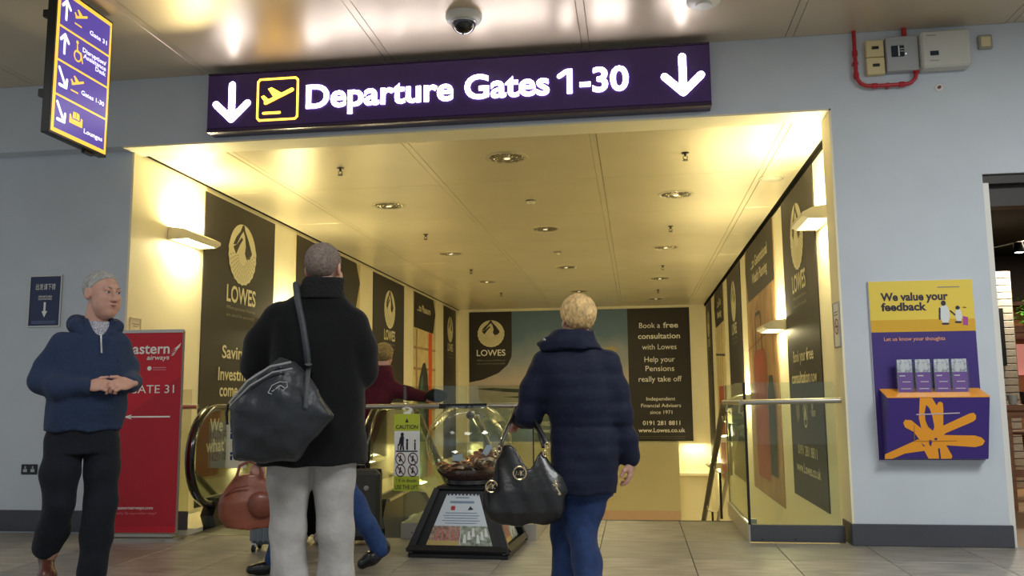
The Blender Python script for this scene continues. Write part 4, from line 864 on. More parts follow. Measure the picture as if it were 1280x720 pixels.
t = thing('track_light', 'bright spotlight on a track under the black shop ceiling', 'lamp', (4.50, 10.8, 2.74))
build(MB().lathe([(.05,0),(.06,.03),(.045,.12),(.0,.13)], n=16), 'head', BLACKPL, t, smooth=True); build(MB().lathe([(.045,-.002),(.0,-.004)], n=16, cap=False), 'lens', mat('spot_lens', '#FFFFFF', .4, emis='#E8EEFF', es=25), t)
build(MB().bar((-.75,-.1,-.02),(.1,.05,.14),.010).bar((.1,.05,.14),(1.2,.3,.22),.010), 'track', STEEL, t)
area('spot', (0,0,-.03), .15, 25, (1,.9,.75), parent=t)
build(MB().box(2.62,7.08,3.06,9,15,3.2), 'ceiling', mat('black_shop_ceiling', '#0C0A09', .8), kind='structure')
build(MB().box(1.9,7.08,0,2.62,7.2,3.1), 'wall_shop', WALLP, kind='structure') if False else None
build(MB().box(8.9,7.08,0,9,15,3.2).box(2.62,13.2,0,9,13.3,3.2), 'wall_shop', mat('shop_wall', '#2A201A', .7), kind='structure')
build(MB().box(1.90,7.07,0,2.61,13.2,3.2), 'wall_side', mat('shop_wall', ''), kind='structure')
area('shop_lamp', (5.2,11.3,3.0), 1.2, 40, (1,.82,.6))
# ---------------------------------------------------------------- sculpting toolkit (signed distance fields -> smooth meshes)
def snet(F, lo, hi, res):
    lo = np.array(lo, float); hi = np.array(hi, float); n = np.ceil((hi-lo)/res).astype(int)+1
    ax = [lo[i]+res*np.arange(n[i]) for i in range(3)]
    P = np.stack(np.meshgrid(*ax, indexing='ij'), -1).astype(np.float32)
    g = F(P); ins = g < 0
    cs = [c-1 for c in g.shape]
    acc = np.zeros((*cs, 3)); cnt = np.zeros(cs)
    def sl(o): return tuple(slice(o[i], o[i]+cs[i]) for i in range(3))
    corners = [(i,j,k) for i in (0,1) for j in (0,1) for k in (0,1)]
    for c in corners:
        for a in range(3):
            if c[a]: continue
            d = list(c); d[a] = 1
            g0, g1 = g[sl(c)], g[sl(tuple(d))]; m = (g0 < 0) != (g1 < 0)
            t = np.where(m, g0/np.where(m, g0-g1, 1), 0)
            for b in range(3): acc[..., b] += np.where(m, c[b]+(t if b == a else 0), 0)
            cnt += m
    act = cnt > 0; idx = -np.ones(cs, int); idx[act] = np.arange(act.sum())
    ijk = np.argwhere(act); V = lo + res*(ijk + acc[act]/cnt[act][:, None])
    quads = []
    for a in range(3):
        b, c = (a+1) % 3, (a+2) % 3
        s0 = [slice(None)]*3; s1 = [slice(None)]*3; s0[a] = slice(0, -1); s1[a] = slice(1, None)
        i0, i1 = ins[tuple(s0)], ins[tuple(s1)]
        e = np.argwhere(i0 != i1)
        e = e[(e[:, b] > 0) & (e[:, c] > 0) & (e[:, b] < cs[b]) & (e[:, c] < cs[c]) & (e[:, a] < cs[a])]
        if not len(e): continue
        inn = ins[tuple(e.T)]
        def at(db, dc):
            q = e.copy(); q[:, b] -= db; q[:, c] -= dc; return idx[tuple(q.T)]
        Q = np.stack([at(1,1), at(0,1), at(0,0), at(1,0)], 1)
        Q[~inn] = Q[~inn][:, ::-1]; quads.append(Q)
    return V, np.concatenate(quads)
def rotm(z=0, x=0, y=0):
    return np.array(Matrix.Rotation(z, 3, 'Z') @ Matrix.Rotation(x, 3, 'X') @ Matrix.Rotation(y, 3, 'Y'))
def ell(c, r, R=None):
    c = np.array(c, np.float32); r = np.array(r, np.float32)
    def f(P):
        q = P-c
        if R is not None: q = q@R
        k0 = np.sqrt(((q/r)**2).sum(-1)); k1 = np.sqrt(((q/r**2)**2).sum(-1))+1e-9
        return k0*(k0-1)/k1
    return f
def cone(a, b, ra, rb, sq=None):
    a = np.array(a, np.float32); b = np.array(b, np.float32); ab = b-a; L = float((ab*ab).sum())
    def f(P):
        q = P-a; t = np.clip((q@ab)/L, 0, 1); d = q-t[..., None]*ab
        if sq is not None: d = d*np.array(sq, np.float32)
        return np.sqrt((d*d).sum(-1))-(ra+(rb-ra)*t)
    return f
def chain(pts, rs, k=.02, sq=None): return U(*[cone(pts[i], pts[i+1], rs[i], rs[i+1], sq) for i in range(len(pts)-1)], k=k)
def loft(rows, round_=.0, p=2.3):    # rows: z, cx, cy, rx, ry  (rising z)
    rows = sorted(rows); A = np.array(rows, float)
    def f(P):
        z = P[..., 2]; g = [np.interp(z, A[:, 0], A[:, i]) for i in range(1, 5)]
        u = np.abs((P[..., 0]-g[0])/g[2]); v = np.abs((P[..., 1]-g[1])/g[3])
        d = ((u**p+v**p)**(1/p)-1)*np.minimum(g[2], g[3])
        return np.maximum(d, np.maximum(z-A[-1, 0], A[0, 0]-z))
    return f
def U(*fs, k=.02):
    def f(P):
        d = fs[0](P)
        for g in fs[1:]:
            e = g(P)
            if k: h = np.maximum(k-np.abs(d-e), 0)/k; d = np.minimum(d, e)-h*h*k*.25
            else: d = np.minimum(d, e)
        return d
    return f
def cut(f, g, k=.01):
    def h(P):
        a, b = f(P), -g(P); q = np.maximum(k-np.abs(a-b), 0)/k; return np.maximum(a, b)+q*q*k*.25
    return h
def folds(f, amp, freq=22, seed=0, stretch=(1,1,.6)):
    r = np.random.RandomState(seed); K = r.normal(size=(7,3))*freq*np.array(stretch); ph = r.uniform(0, 6.28, 7)
    def g(P):
        s = 0
        for i in range(7):
            s = s + np.sin(P@K[i].astype(np.float32)+ph[i]+1.3*np.sin(P[..., i % 3]*freq*.4))
        return f(P)+amp*s/2.6
    return g
def sculpt(name, parts, m, parent):   # parts: list of (field, lo, hi, res, 4x4 or None) merged into one mesh
    VV = []; QQ = []; n = 0
    for it in parts:
        F, lo, hi, res = it[:4]; T = it[4] if len(it) > 4 else None
        V, Q = snet(F, lo, hi, res)
        if T is not None:
            T = np.array(T); V = V@T[:3, :3].T+T[:3, 3]
            if np.linalg.det(T[:3, :3]) < 0: Q = Q[:, ::-1]
        VV.append(V); QQ.append(Q+n); n += len(V)
    V = np.concatenate(VV); Q = np.concatenate(QQ)
    me = bpy.data.meshes.new(name); me.vertices.add(len(V)); me.vertices.foreach_set('co', V.ravel().astype(np.float32))
    me.loops.add(len(Q)*4); me.loops.foreach_set('vertex_index', Q.ravel().astype(np.int32))
    me.polygons.add(len(Q)); me.polygons.foreach_set('loop_start', np.arange(0, len(Q)*4, 4, dtype=np.int32)); me.polygons.foreach_set('loop_total', np.full(len(Q), 4, np.int32))
    me.update(calc_edges=True); me.polygons.foreach_set('use_smooth', np.ones(len(Q), bool)); me.materials.append(m)
    o = bpy.data.objects.new(name, me); COL.objects.link(o); o.parent = parent
    return o
# head: centre at mid height, face towards -y, 0.235 tall
def head_field(female=False):
    j = .9 if female else 1
    f = U(ell((0,.018,.032), (.076,.096,.086)), ell((0,-.022,-.035), (.062*j,.072,.078)), ell((0,-.035,-.075), (.048*j,.050,.036)), ell((0,-.070,-.098), (.022,.018,.018)), k=.03)
    f = U(f, ell((.040,-.066,-.022), (.024,.020,.022)), ell((-.040,-.066,-.022), (.024,.020,.022)), cone((-.036,-.079,.030), (.036,-.079,.030), .012, .012), k=.022)
    f = cut(f, ell((.031,-.096,.010), (.019,.014,.012)), .014); f = cut(f, ell((-.031,-.096,.010), (.019,.014,.012)), .014)
    f = U(f, cone((0,-.090,.014), (0,-.112,-.028), .008, .0125), ell((.012,-.101,-.032), (.008,.010,.007)), ell((-.012,-.101,-.032), (.008,.010,.007)), k=.012)
    f = U(f, ell((0,-.093,-.056), (.022,.009,.006)), ell((0,-.091,-.067), (.020,.009,.007)), k=.008)
    f = cut(f, ell((0,-.103,-.0612), (.024,.009,.0016)), .004)
    f = U(f, ell((.031,-.083,.019), (.017,.010,.006)), ell((-.031,-.083,.019), (.017,.010,.006)), k=.008)
    for s in (-1, 1):
        e = ell((s*.079,.014,-.004), (.008,.020,.033), rotm(z=-s*.35)); e = cut(e, ell((s*.088,.006,.002), (.006,.010,.018)), .006)
        f = U(f, e, k=.008)
    return f
def neck_field(): return chain([(0,.018,-.05), (0,.030,-.20)], [.056,.062])
def hair_field(kind):
    def f(P):
        x, y, z = P[..., 0], P[..., 1], P[..., 2]
        pad = {'short': .006, 'thin': .005, 'fluffy': .018, 'full': .018}[kind]
        e = ell((0,.020+pad*.3,.034), (.077+pad,.097+pad,.086+pad))(P)
        line = np.interp(y, [-.10,-.055,-.02,.035,.05,.12], [.082,.070,.030,.004,-.062,-.078] if kind in ('short','full') else [.090,.084,.042,-.008,-.064,-.078] if kind == 'thin' else [.062,.050,.015,-.012,-.078,-.090])
        d = np.maximum(e, (line-z)*.6)
        if kind == 'fluffy': d = d+.0018*(np.sin(x*95+np.sin(z*70)*2)*np.sin(y*90+1.3*np.sin(x*60))+.6*np.sin(z*60+x*110+np.sin(y*70)*2))
        else: d = d+.0012*np.sin(x*260+np.sin(z*120)*2)*np.sin(z*240)
        return d
    return f
def T4(loc=(0,0,0), R=None, s=1):
    M = np.eye(4); M[:3, :3] = (np.eye(3) if R is None else R)*s; M[:3, 3] = loc; return M
SKIN = mat('skin', '#C99A88', .5, nscale=25, namt=.07); SKIN.node_tree.nodes['Principled BSDF'].inputs['Subsurface Weight'].default_value = .08
EYEW = mat('eye_white', '#D8D0C8', .3); EYED = mat('eye_iris', '#26303A', .25); LIP = mat('lip', '#A8645A', .5)
def head_parts(loc, yaw, s=1.0, pitch=0, female=False):
    R = rotm(z=yaw, x=pitch); T = T4(loc, R, s)
    return [(head_field(female), (-.105,-.14,-.135), (.105,.13,.135), .0052, T), (neck_field(), (-.075,-.06,-.24), (.075,.11,-.03), .009, T)]
def face_bits(par, loc, yaw, s=1.0, pitch=0, brow='#8A8078', eyes=True):
    R = rotm(z=yaw, x=pitch)
    def tr(mb): mb.v = [tuple(np.array(loc)+s*(R@np.array(v))) for v in mb.v]; return mb
    if not eyes: return
    for sx in (-.031, .031):
        e = MB(); e.lathe([(.011*math.sin(a), -.011*math.cos(a)) for a in np.linspace(.01, math.pi-.01, 8)], c=(sx,-.0785,.0095), n=12, axis='y', cap=False)
        eo = build(tr(e), 'eye', EYEW, par, smooth=True)
        i = MB(); i.lathe([(.0001,-.0005),(.0052,0)], c=(sx+.001,-.0895,.0092), n=12, axis='y', cap=False); build(tr(i), 'iris', EYED, eo)
        b = MB(); b.tube([(sx*.55,-.096,.031),(sx,-.093,.036),(sx*1.55,-.078,.031)], [.003,.0042,.002], 6); build(tr(b), 'eyebrow', mat('brow_%s' % brow[1:], brow, .8), par, smooth=True)
        l = MB(); l.tube([(sx-.013,-.084,.0125),(sx,-.0905,.0165),(sx+.013,-.084,.0120)], .0026, 6); build(tr(l), 'eyelid', SKIN, par, smooth=True)
    l = MB(); l.tube([(-.024,-.090,-.0612),(-.010,-.1005,-.0585),(0,-.1015,-.0600),(.010,-.1005,-.0585),(.024,-.090,-.0612)], [.0012,.003,.003,.003,.0012], 6).tube([(-.020,-.091,-.063),(0,-.1005,-.0665),(.020,-.091,-.063)], [.0012,.0042,.0012], 6)
    build(tr(l), 'lips', LIP, par, smooth=True)
def hair(par, kind, loc, yaw, s, m, pitch=0):
    R = rotm(z=yaw, x=pitch); return sculpt('hair', [(hair_field(kind), (-.12,-.13,-.13), (.12,.16,.16), .0052, T4(loc, R, s))], m, par)
# hand: wrist at origin, fingers +x, back of hand +z, thumb side +y
def hand_parts(loc, xdir, back, curl=.5, left=False, s=1.0, thumb=(.75,.6,-.35)):
    X = Vector(xdir).normalized(); Z = (Vector(back)-X*Vector(back).dot(X)).normalized(); Y = Z.cross(X)
    if left: Y = -Y
    R = np.array([X, Y, Z]).T; T = T4(loc, R*1.0, s)
    fs = [ell((.045,.0,-.002), (.052,.040,.0155)), cone((-.02,0,0), (.015,0,0), .027, .028, (1,1,1.25)), ell((.030,.022,-.008), (.034,.022,.016))]
    palm = U(*fs, k=.016); f = palm
    for (y, L, r, dc) in ((.029,.072,.0090,-.08), (.010,.080,.0092,0), (-.010,.074,.0088,.08), (-.028,.058,.0078,.16)):
        p = np.array([.080-abs(y)*.15, y, .0]); a = (curl+dc)*.7; pts = [p]; ph = a
        for q in (.45, .30, .25):
            p = p+L*q*np.array([math.cos(ph), y*.6, -math.sin(ph)]); pts.append(p); ph += (curl+dc)
        f = U(f, chain(pts, [r*1.08, r*1.02, r*.94, r*.78], k=.004), k=.005)
    d = np.array(thumb); d = d/np.linalg.norm(d); a = np.array([.020,.030,-.008]); b = a+d*.040; c = b+.032*np.array([d[0]+.25, d[1]*.45, d[2]])
    f = U(f, chain([a, b, c], [.0135, .0115, .0092], k=.006), k=.012)
    return (f, (-.045,-.055,-.11), (.175,.105,.035), .0040, T)
def shoe_field(heel, toe, up, w=.045):
    h = np.array(heel, float); t_ = np.array(toe, float); mid = h*.45+t_*.55
    return U(cone(h, mid, w*.80, w), cone(mid, t_, w, w*.78), cone(h+np.array([0,0,.02]), up, w*.9, w*.85), k=.03)
def flat_bottom(f, z0):
    return lambda P: np.maximum(f(P), z0-P[..., 2])
def core(parts_pts):    # hidden body under the clothes, one rough field
    return parts_pts
def wearmat(name, col, amt=.12, sc=30, rough=.85, bump=.25, bs=22, sheen=.15): return mat(name, col, rough, nscale=sc, namt=amt, bump=bump, bscale=bs, sheen=sheen)
def bodycore(sh, hip, k=.9):
    return U(loft([(hip, (0), 0, .12, .085), (hip+.18, 0, 0, .115, .08), (sh-.05, 0, 0, .14, .085), (sh+.02, 0, 0, .07, .06)]), k=.03)
# ------------------------------------------------ man in the navy hooded sweater
t = thing('person', 'grey haired man in navy zip neck hooded sweater and dark trousers, hands held together', 'person', (-3.168, 4.635, 0), .5996)
HY = .62; HL = (.083, -.02, 1.714); HS = 1.10
lh = hand_parts((.035,-.205,1.176), (.88,-.45,.05), (-.25,-.75,.62), .75, False, 1.02, (.6,.75,-.2))
rh = hand_parts((.245,-.215,1.190), (-.80,-.58,-.12), (.35,-.70,.6), .80, True, 1.02, (.6,.75,-.2))
hp = head_parts(HL, HY, HS, .08); hf0 = hp[0][0]
hp[0] = (U(hf0, ell((.043,-.050,-.062), (.024,.030,.032)), ell((-.043,-.050,-.062), (.024,.030,.032)), ell((0,-.035,-.105), (.046,.046,.026)), k=.025),)+hp[0][1:]
body = sculpt('body', hp+[lh, rh,
   (U(loft([(.86,.02,0,.13,.10),(1.1,.03,0,.14,.10),(1.40,.05,0,.15,.09),(1.50,.06,0,.06,.06)]), chain([(-.10,0,1.40),(-.20,.0,1.2),(.03,-.2,1.174)],[.05,.04,.030]), chain([(.20,0,1.40),(.235,0,1.2),(.245,-.21,1.19)],[.05,.04,.030]),
     chain([(-.06,0,.88),(-.075,.03,.53),(-.115,.14,.22)],[.075,.055,.04]), chain([(.11,0,.88),(.115,0,.52),(.095,.02,.12)],[.075,.055,.04])), (-.32,-.30,.08), (.34,.24,1.56), .02, None)], SKIN, t)
face_bits(t, HL, HY, HS, .08, '#9A948C')
hair(t, 'thin', HL, HY, HS, mat('grey_hair', '#A8A8A6', .8, nscale=60, namt=.3, bump=.5, bscale=150, stretch=(1,1,.3)), .08)
NAVY = wearmat('navy_sweater', '#2C3A56', .12, 90, .92, .35, 14)
hood = U(loft([(.925,.018,0,.200,.150),(.96,.02,0,.205,.155),(1.05,.030,-.01,.215,.168),(1.15,.038,-.015,.212,.170),(1.28,.048,-.01,.205,.155),(1.38,.052,0,.205,.135),(1.44,.058,.0,.185,.122),(1.49,.062,.005,.140,.105),(1.535,.068,.01,.098,.088),(1.575,.072,.01,.080,.078)], p=2.2),
   chain([(-.095,.0,1.415),(-.175,.03,1.28),(-.195,.0,1.205),(-.11,-.12,1.165),(.015,-.20,1.170)], [.078,.076,.072,.062,.046], k=.05), chain([(.180,.0,1.41),(.222,.02,1.29),(.228,-.02,1.215),(.255,-.12,1.195),(.252,-.185,1.192)], [.078,.070,.064,.052,.045], k=.05), k=.02)
hood = cut(hood, chain([(.085,-.16,1.47),(.070,-.02,1.60)], [.030,.062]), .02)
sculpt('hooded_sweater', [(folds(hood, .0055, 20, 3), (-.32,-.30,.90), (.36,.22,1.60), .0095, None)], NAVY, t)
hd = U(chain([(-.010,-.085,1.475),(-.045,-.035,1.525),(-.045,.06,1.535),(.06,.10,1.53),(.155,.06,1.53),(.170,-.02,1.525),(.140,-.08,1.475)], [.022,.033,.042,.046,.040,.031,.020], k=.05), k=.02)
sculpt('hood', [(folds(hd, .004, 26, 5), (-.16,-.14,1.40), (.26,.22,1.62), .009, None)], NAVY, t)
rib = loft([(.915,.018,0,.192,.142),(.965,.018,0,.197,.148)], p=2.2)
build(MB().tube([(.092,-.150,1.36),(.088,-.135,1.42),(.086,-.118,1.468)], .005, 6), 'zip', mat('zip_metal', '#C8C8C8', .3, metal=.8), t)
CHK = mat('checked_shirt', '#A8A8B4', .8, nscale=160, namt=.7)
cl = MB(); cl.add([(.035,-.098,1.535),(.075,-.125,1.485),(.085,-.125,1.44),(.045,-.115,1.475),(.015,-.075,1.50)], [(0,1,2,3,4)]).add([(.135,-.105,1.535),(.098,-.13,1.485),(.088,-.125,1.44),(.135,-.125,1.470),(.160,-.085,1.495)], [(4,3,2,1,0)])
shf = U(loft([(1.44,.080,-.010,.062,.085),(1.52,.076,-.004,.066,.076),(1.553,.072,.004,.066,.070)]), k=.01)
shf = cut(shf, chain([(.09,-.14,1.50),(.085,-.06,1.60)], [.020,.045]), .01)
sculpt('shirt_collar', [(shf, (-.06,-.14,1.42), (.20,.12,1.60), .008, None)], CHK, t)
DKT = wearmat('dark_trousers', '#191D27', .15, 40, .85, .3, 12)
tr = U(loft([(.80,.02,.0,.180,.125),(.97,.02,0,.185,.128)], p=2.2), chain([(-.070,.0,.86),(-.085,.0,.70),(-.085,-.01,.53),(-.108,.08,.38),(-.132,.14,.262)], [.108,.102,.086,.080,.066], k=.03), chain([(.112,.0,.86),(.128,.0,.70),(.126,-.01,.52),(.118,.0,.32),(.106,.02,.13)], [.106,.097,.088,.082,.080], k=.03), k=.012)
sculpt('trousers', [(folds(tr, .0065, 19, 9, (1,1,.75)), (-.26,-.18,.04), (.30,.26,.99), .011, None)], DKT, t)
BRS = mat('brown_leather', '#5A3026', .35, coat=.3, nscale=20, namt=.15)
sculpt('shoe', [(shoe_field((-.133,.165,.19), (-.115,.0,.045), (-.130,.14,.275)), (-.22,-.08,-.0), (-.04,.25,.33), .008, None)], BRS, t)
sculpt('shoe', [(flat_bottom(shoe_field((.098,.02,.045), (.115,-.20,.036), (.10,.02,.12)), 0), (.02,-.28,-.01), (.20,.10,.16), .008, None)], BRS, t)
# ------------------------------------------------ man in the long black coat
t = thing('person', 'short haired man seen from behind in a long black coat and pale grey jeans', 'person', (-1.447, 3.852, 0), .3593)
HY = math.radians(157); HL = (.016, .0, 1.690); HS = .99
COATM = wearmat('black_wool_coat', '#0A0B0D', .2, 60, .95, .35, 10, .25)
body = sculpt('body', head_parts(HL, HY, HS, .02)+[hand_parts((-.10,.30,1.08), (.6,.7,-.2), (0,-.3,1), .8, True), hand_parts((.10,.33,1.18), (-.3,.9,0), (.3,-.2,1), .8),
   (U(loft([(.84,-.01,0,.13,.10),(1.1,-.01,0,.14,.10),(1.40,-.01,0,.16,.09),(1.52,.0,0,.06,.06)]), chain([(-.18,0,1.44),(-.26,.02,1.22),(-.12,.28,1.09)],[.05,.04,.03]), chain([(.16,0,1.44),(.20,0,1.2),(.10,.32,1.18)],[.05,.04,.03]),
     chain([(-.10,0,.88),(-.115,0,.5),(-.11,0,.08)],[.075,.05,.04]), chain([(.08,0,.88),(.07,0,.5),(.07,0,.08)],[.075,.05,.04])), (-.34,-.14,.03), (.30,.40,1.56), .02, None)], SKIN, t)
face_bits(t, HL, HY, HS, .02, '#5A4A40')
hair(t, 'short', HL, HY, HS, mat('brown_grey_hair', '#7A6B62', .85, nscale=90, namt=.35, bump=.5, bscale=170), .02)
ct = U(loft([(.800,-.020,0,.235,.165),(.92,-.018,0,.236,.165),(1.05,-.014,0,.222,.155),(1.20,-.018,0,.206,.152),(1.34,-.022,0,.212,.148),(1.43,-.022,.0,.222,.132),(1.49,-.016,.0,.195,.115),(1.535,-.006,-.005,.145,.108),(1.57,.002,-.01,.108,.102),(1.60,.004,-.01,.090,.094)], p=2.3),
   chain([(-.190,.0,1.455),(-.255,.02,1.34),(-.272,.03,1.24),(-.20,.16,1.14),(-.12,.27,1.09)], [.080,.076,.070,.062,.052], k=.05), chain([(.150,.0,1.430),(.188,.0,1.32),(.196,.02,1.22),(.16,.18,1.18),(.11,.30,1.18)], [.080,.074,.068,.060,.052], k=.05), k=.018)
sculpt('long_coat', [(folds(ct, .006, 15, 11, (1,1,.7)), (-.40,-.22,.78), (.34,.40,1.62), .0105, None)], COATM, t)
co = cut(loft([(1.545,.000,-.010,.118,.110),(1.59,.004,-.012,.102,.102),(1.645,.012,-.010,.094,.096)]), loft([(1.61,.010,-.006,.076,.080),(1.70,.012,-.006,.082,.086)]), .006)
sculpt('coat_collar', [(folds(co, .002, 30, 2), (-.13,-.13,1.54), (.13,.12,1.68), .007, None)], mat('black_fur_collar', '#08080A', .95, nscale=80, namt=.3, bump=.6, bscale=60), t)
JG = wearmat('pale_grey_jeans', '#A7A4A2', .2, 7, .85, .6, 10)
tr = U(loft([(.80,-.02,.0,.185,.13),(.92,-.02,0,.18,.125)]), chain([(-.118,.0,.86),(-.128,.0,.72),(-.117,-.01,.51),(-.112,.0,.30),(-.110,.02,.09)], [.104,.091,.082,.078,.080], k=.03), chain([(.078,.0,.86),(.079,.0,.72),(.083,-.01,.50),(.088,.0,.30),(.088,.0,.09)], [.100,.089,.084,.080,.080], k=.03), k=.008)
sculpt('jeans', [(folds(tr, .006, 16, 21, (1,1,.6)), (-.26,-.16,.03), (.24,.18,.94), .010, None)], JG, t)
for x in (-.11, .085): sculpt('shoe', [(flat_bottom(shoe_field((x,-.02,.045), (x+.01*(1 if x > 0 else -1),.19,.036), (x,0,.11)), 0), (x-.1,-.1,-.01), (x+.1,.27,.14), .009, None)], mat('black_leather', '#121214', .3, coat=.3), t)
# shoulder bag
bag = thing('shoulder_bag', 'large dark grey holdall hanging from the shoulder of the man in the black coat', 'bag', (-1.447, 3.852, 0), .3593)
BGM = mat('charcoal_nylon', '#2B2E33', .36, nscale=12, namt=.15, bump=.5, bscale=9, sheen=.1)
def bagf(P):
    # hexagonal soft body in x-z, thickness along y (in front of the coat back, towards the camera)
    pts = [(-.366,1.060),(-.255,1.205),(-.165,1.268),(-.045,1.225),(.000,1.13),(.080,1.040),(-.01,.93),(-.085,.832),(-.22,.822),(-.335,.845),(-.345,.90)]
    d = np.full(P.shape[:-1], -1e9, np.float32); cx, cz = -.17, 1.04
    x, z = P[..., 0], P[..., 2]
    for i in range(len(pts)):
        a, b = pts[i], pts[(i+1) % len(pts)]; ex, ez = b[0]-a[0], b[1]-a[1]; L = math.hypot(ex, ez); nx, nz = -ez/L, ex/L
        if nx*(cx-a[0])+nz*(cz-a[1]) > 0: nx, nz = -nx, -nz
        d = np.maximum(d, (x-a[0])*nx+(z-a[1])*nz)
    r = np.clip(-d/.14, 0, 1); hw = .035+.10*np.sqrt(r)
    return np.maximum(d*.8, (np.abs(P[..., 1]+.235)-hw)*.7)+.004*np.sin(x*38+z*24)*np.sin(z*30-x*12)
sculpt('holdall', [(folds(bagf, .004, 24, 31), (-.42,-.42,.78), (.13,-.05,1.31), .0085, None)], BGM, bag)
build(MB().tube([(-.365,-.275,1.075),(-.29,-.325,1.165),(-.20,-.335,1.225),(-.115,-.34,1.243)], .005, 6).tube([(-.362,-.275,1.062),(-.28,-.335,1.145),(-.19,-.345,1.20),(-.11,-.345,1.216)], .004, 6), 'zip', mat('zip_dark_metal', '#9A9CA0', .35, metal=.3), bag, smooth=True)
build(MB().tube([(-.370,-.27,1.07),(-.376,-.27,1.03),(-.371,-.27,.985)], .006, 6), 'zip_pull', BLACKPL, bag, smooth=True)
mk_ = MB()
for a, b in ((-.02,.0),(.0,.03),(.03,.035),(.04,.015),(.02,-.012),(-.01,-.015)): pass
mk_.tube([(-.205,-.362,1.115),(-.19,-.362,1.145),(-.16,-.362,1.160),(-.13,-.362,1.158),(-.128,-.362,1.140),(-.155,-.362,1.115),(-.185,-.362,1.108),(-.205,-.362,1.115)], .0022, 5).tube([(-.175,-.364,1.13),(-.155,-.364,1.145),(-.14,-.364,1.135)], .003, 5).tube([(-.19,-.364,1.120),(-.17,-.364,1.132),(-.15,-.364,1.123)], .0025, 5)
build(mk_, 'emblem', mat('silver_print', '#9A9C9E', .4), bag)
STR = mat('grey_webbing', '#34373C', .6, nscale=60, namt=.2)
sp_ = [(-.045,-.16,1.21),(-.055,-.200,1.30),(-.075,-.180,1.42),(-.098,-.150,1.52),(-.110,-.075,1.605),(-.105,.02,1.60),(-.09,.12,1.50),(-.10,.19,1.35)]
build(MB().tube(sp_, .019, 8, flat=.8), 'strap', STR, bag, smooth=True)
build(MB().tube([(-.045,-.30,1.235),(-.046,-.20,1.215),(-.045,-.16,1.21)], .016, 8, flat=.35), 'strap_tab', STR, bag, smooth=True)
build(MB().tube([(-.045,-.27,1.22),(-.048,-.345,1.15),(-.052,-.36,1.05)], .010, 6, flat=.4), 'side_strap', STR, bag, smooth=True)
# ------------------------------------------------ woman in the navy jacket
t = thing('person', 'short blonde woman seen from behind in a navy quilted jacket and blue jeans', 'person', (-.295, 4.303, 0), .0684)
HY = math.radians(200); HL = (.012, .0, 1.470); HS = .93
body = sculpt('body', head_parts(HL, HY, HS, .0, True)+[hand_parts((.268,.02,.775), (-.12,.10,-1), (.9,-.3,.0), .45, True, .88, (.8,.4,-.5)), hand_parts((-.285,.13,1.00), (-.3,.35,-.25), (-.5,0,.9), 1.1, False, .9),
   (U(loft([(.74,.02,0,.12,.095),(.95,.03,0,.12,.09),(1.20,.0,0,.14,.08),(1.32,.0,0,.05,.05)]), chain([(-.15,0,1.23),(-.21,.0,.99),(-.28,.12,1.0)],[.04,.035,.025]), chain([(.15,0,1.23),(.20,0,1.0),(.266,.02,.79)],[.04,.035,.025]),
     chain([(-.06,0,.75),(-.075,.05,.42),(-.075,.0,.08)],[.07,.05,.035]), chain([(.07,0,.75),(.035,-.02,.45),(.03,-.22,.20)],[.07,.05,.035])), (-.32,-.30,.03), (.30,.2,1.35), .02, None)], SKIN, t)
face_bits(t, HL, HY, HS, 0, '#A08050')
hair(t, 'fluffy', HL, HY, HS, mat('blonde_hair', '#D8B47A', .75, nscale=50, namt=.35, bump=.7, bscale=70, stretch=(1,1,.5)), 0)
NJ = wearmat('navy_jacket', '#10162E', .15, 40, .7, .4, 13, .1)
jk = U(loft([(.628,.028,0,.158,.135),(.70,.032,0,.165,.142),(.82,.036,0,.165,.142),(.935,.030,0,.160,.128),(.96,.030,0,.157,.124),(1.06,.018,0,.168,.130),(1.18,.004,0,.185,.128),(1.26,.0,0,.180,.115),(1.31,.0,.0,.135,.098),(1.36,.0,.005,.085,.080)], p=2.3),
   chain([(-.150,.0,1.255),(-.205,.0,1.12),(-.232,.0,1.00),(-.27,.08,.99),(-.285,.12,1.0)], [.070,.066,.060,.050,.044], k=.04), chain([(.155,.0,1.250),(.190,.0,1.12),(.212,-.0,1.00),(.240,.01,.88),(.262,.02,.795)], [.070,.064,.058,.052,.048], k=.04), k=.04)
def quilt(P): return jk(P)+.0022*np.abs(np.sin(P[..., 2]*46))**3*(P[..., 2] > .60)+.006*np.exp(-((P[..., 2]-.945)/.012)**2)
sculpt('quilted_jacket', [(folds(quilt, .0045, 20, 41), (-.35,-.20,.60), (.33,.22,1.39), .0092, None)], NJ, t)
cl_ = cut(U(chain([(-.178,-.02,1.350),(-.14,-.050,1.350),(-.08,-.075,1.352)], [.013,.020,.024], k=.03), loft([(1.32,-.020,-.005,.150,.118),(1.36,-.022,-.010,.128,.112),(1.40,-.012,-.010,.108,.104),(1.415,-.004,-.010,.100,.10)]), k=.03), loft([(1.375,.0,-.006,.068,.072),(1.44,.0,-.006,.080,.084)]), .008)
sculpt('jacket_collar', [(folds(cl_, .003, 30, 43), (-.22,-.16,1.31), (.16,.14,1.43), .008, None)], NJ, t)
build(MB().tube([(-.158,-.06,1.358),(-.15,-.085,1.37),(-.142,-.075,1.362)], .006, 6), 'zip_end', mat('zip_metal', ''), t)
BJ = wearmat('blue_jeans', '#1D3058', .18, 30, .8, .4, 11)
tr = U(loft([(.62,.030,.0,.135,.105),(.75,.03,0,.14,.11)]), chain([(-.045,.0,.70),(-.062,.03,.56),(-.072,.05,.42),(-.070,.02,.20),(-.07,.0,.08)], [.095,.078,.066,.062,.066], k=.03), chain([(.085,.0,.70),(.040,-.01,.55),(.018,-.03,.46),(.035,-.14,.32),(.05,-.25,.20)], [.092,.078,.068,.064,.068], k=.04), k=.04)
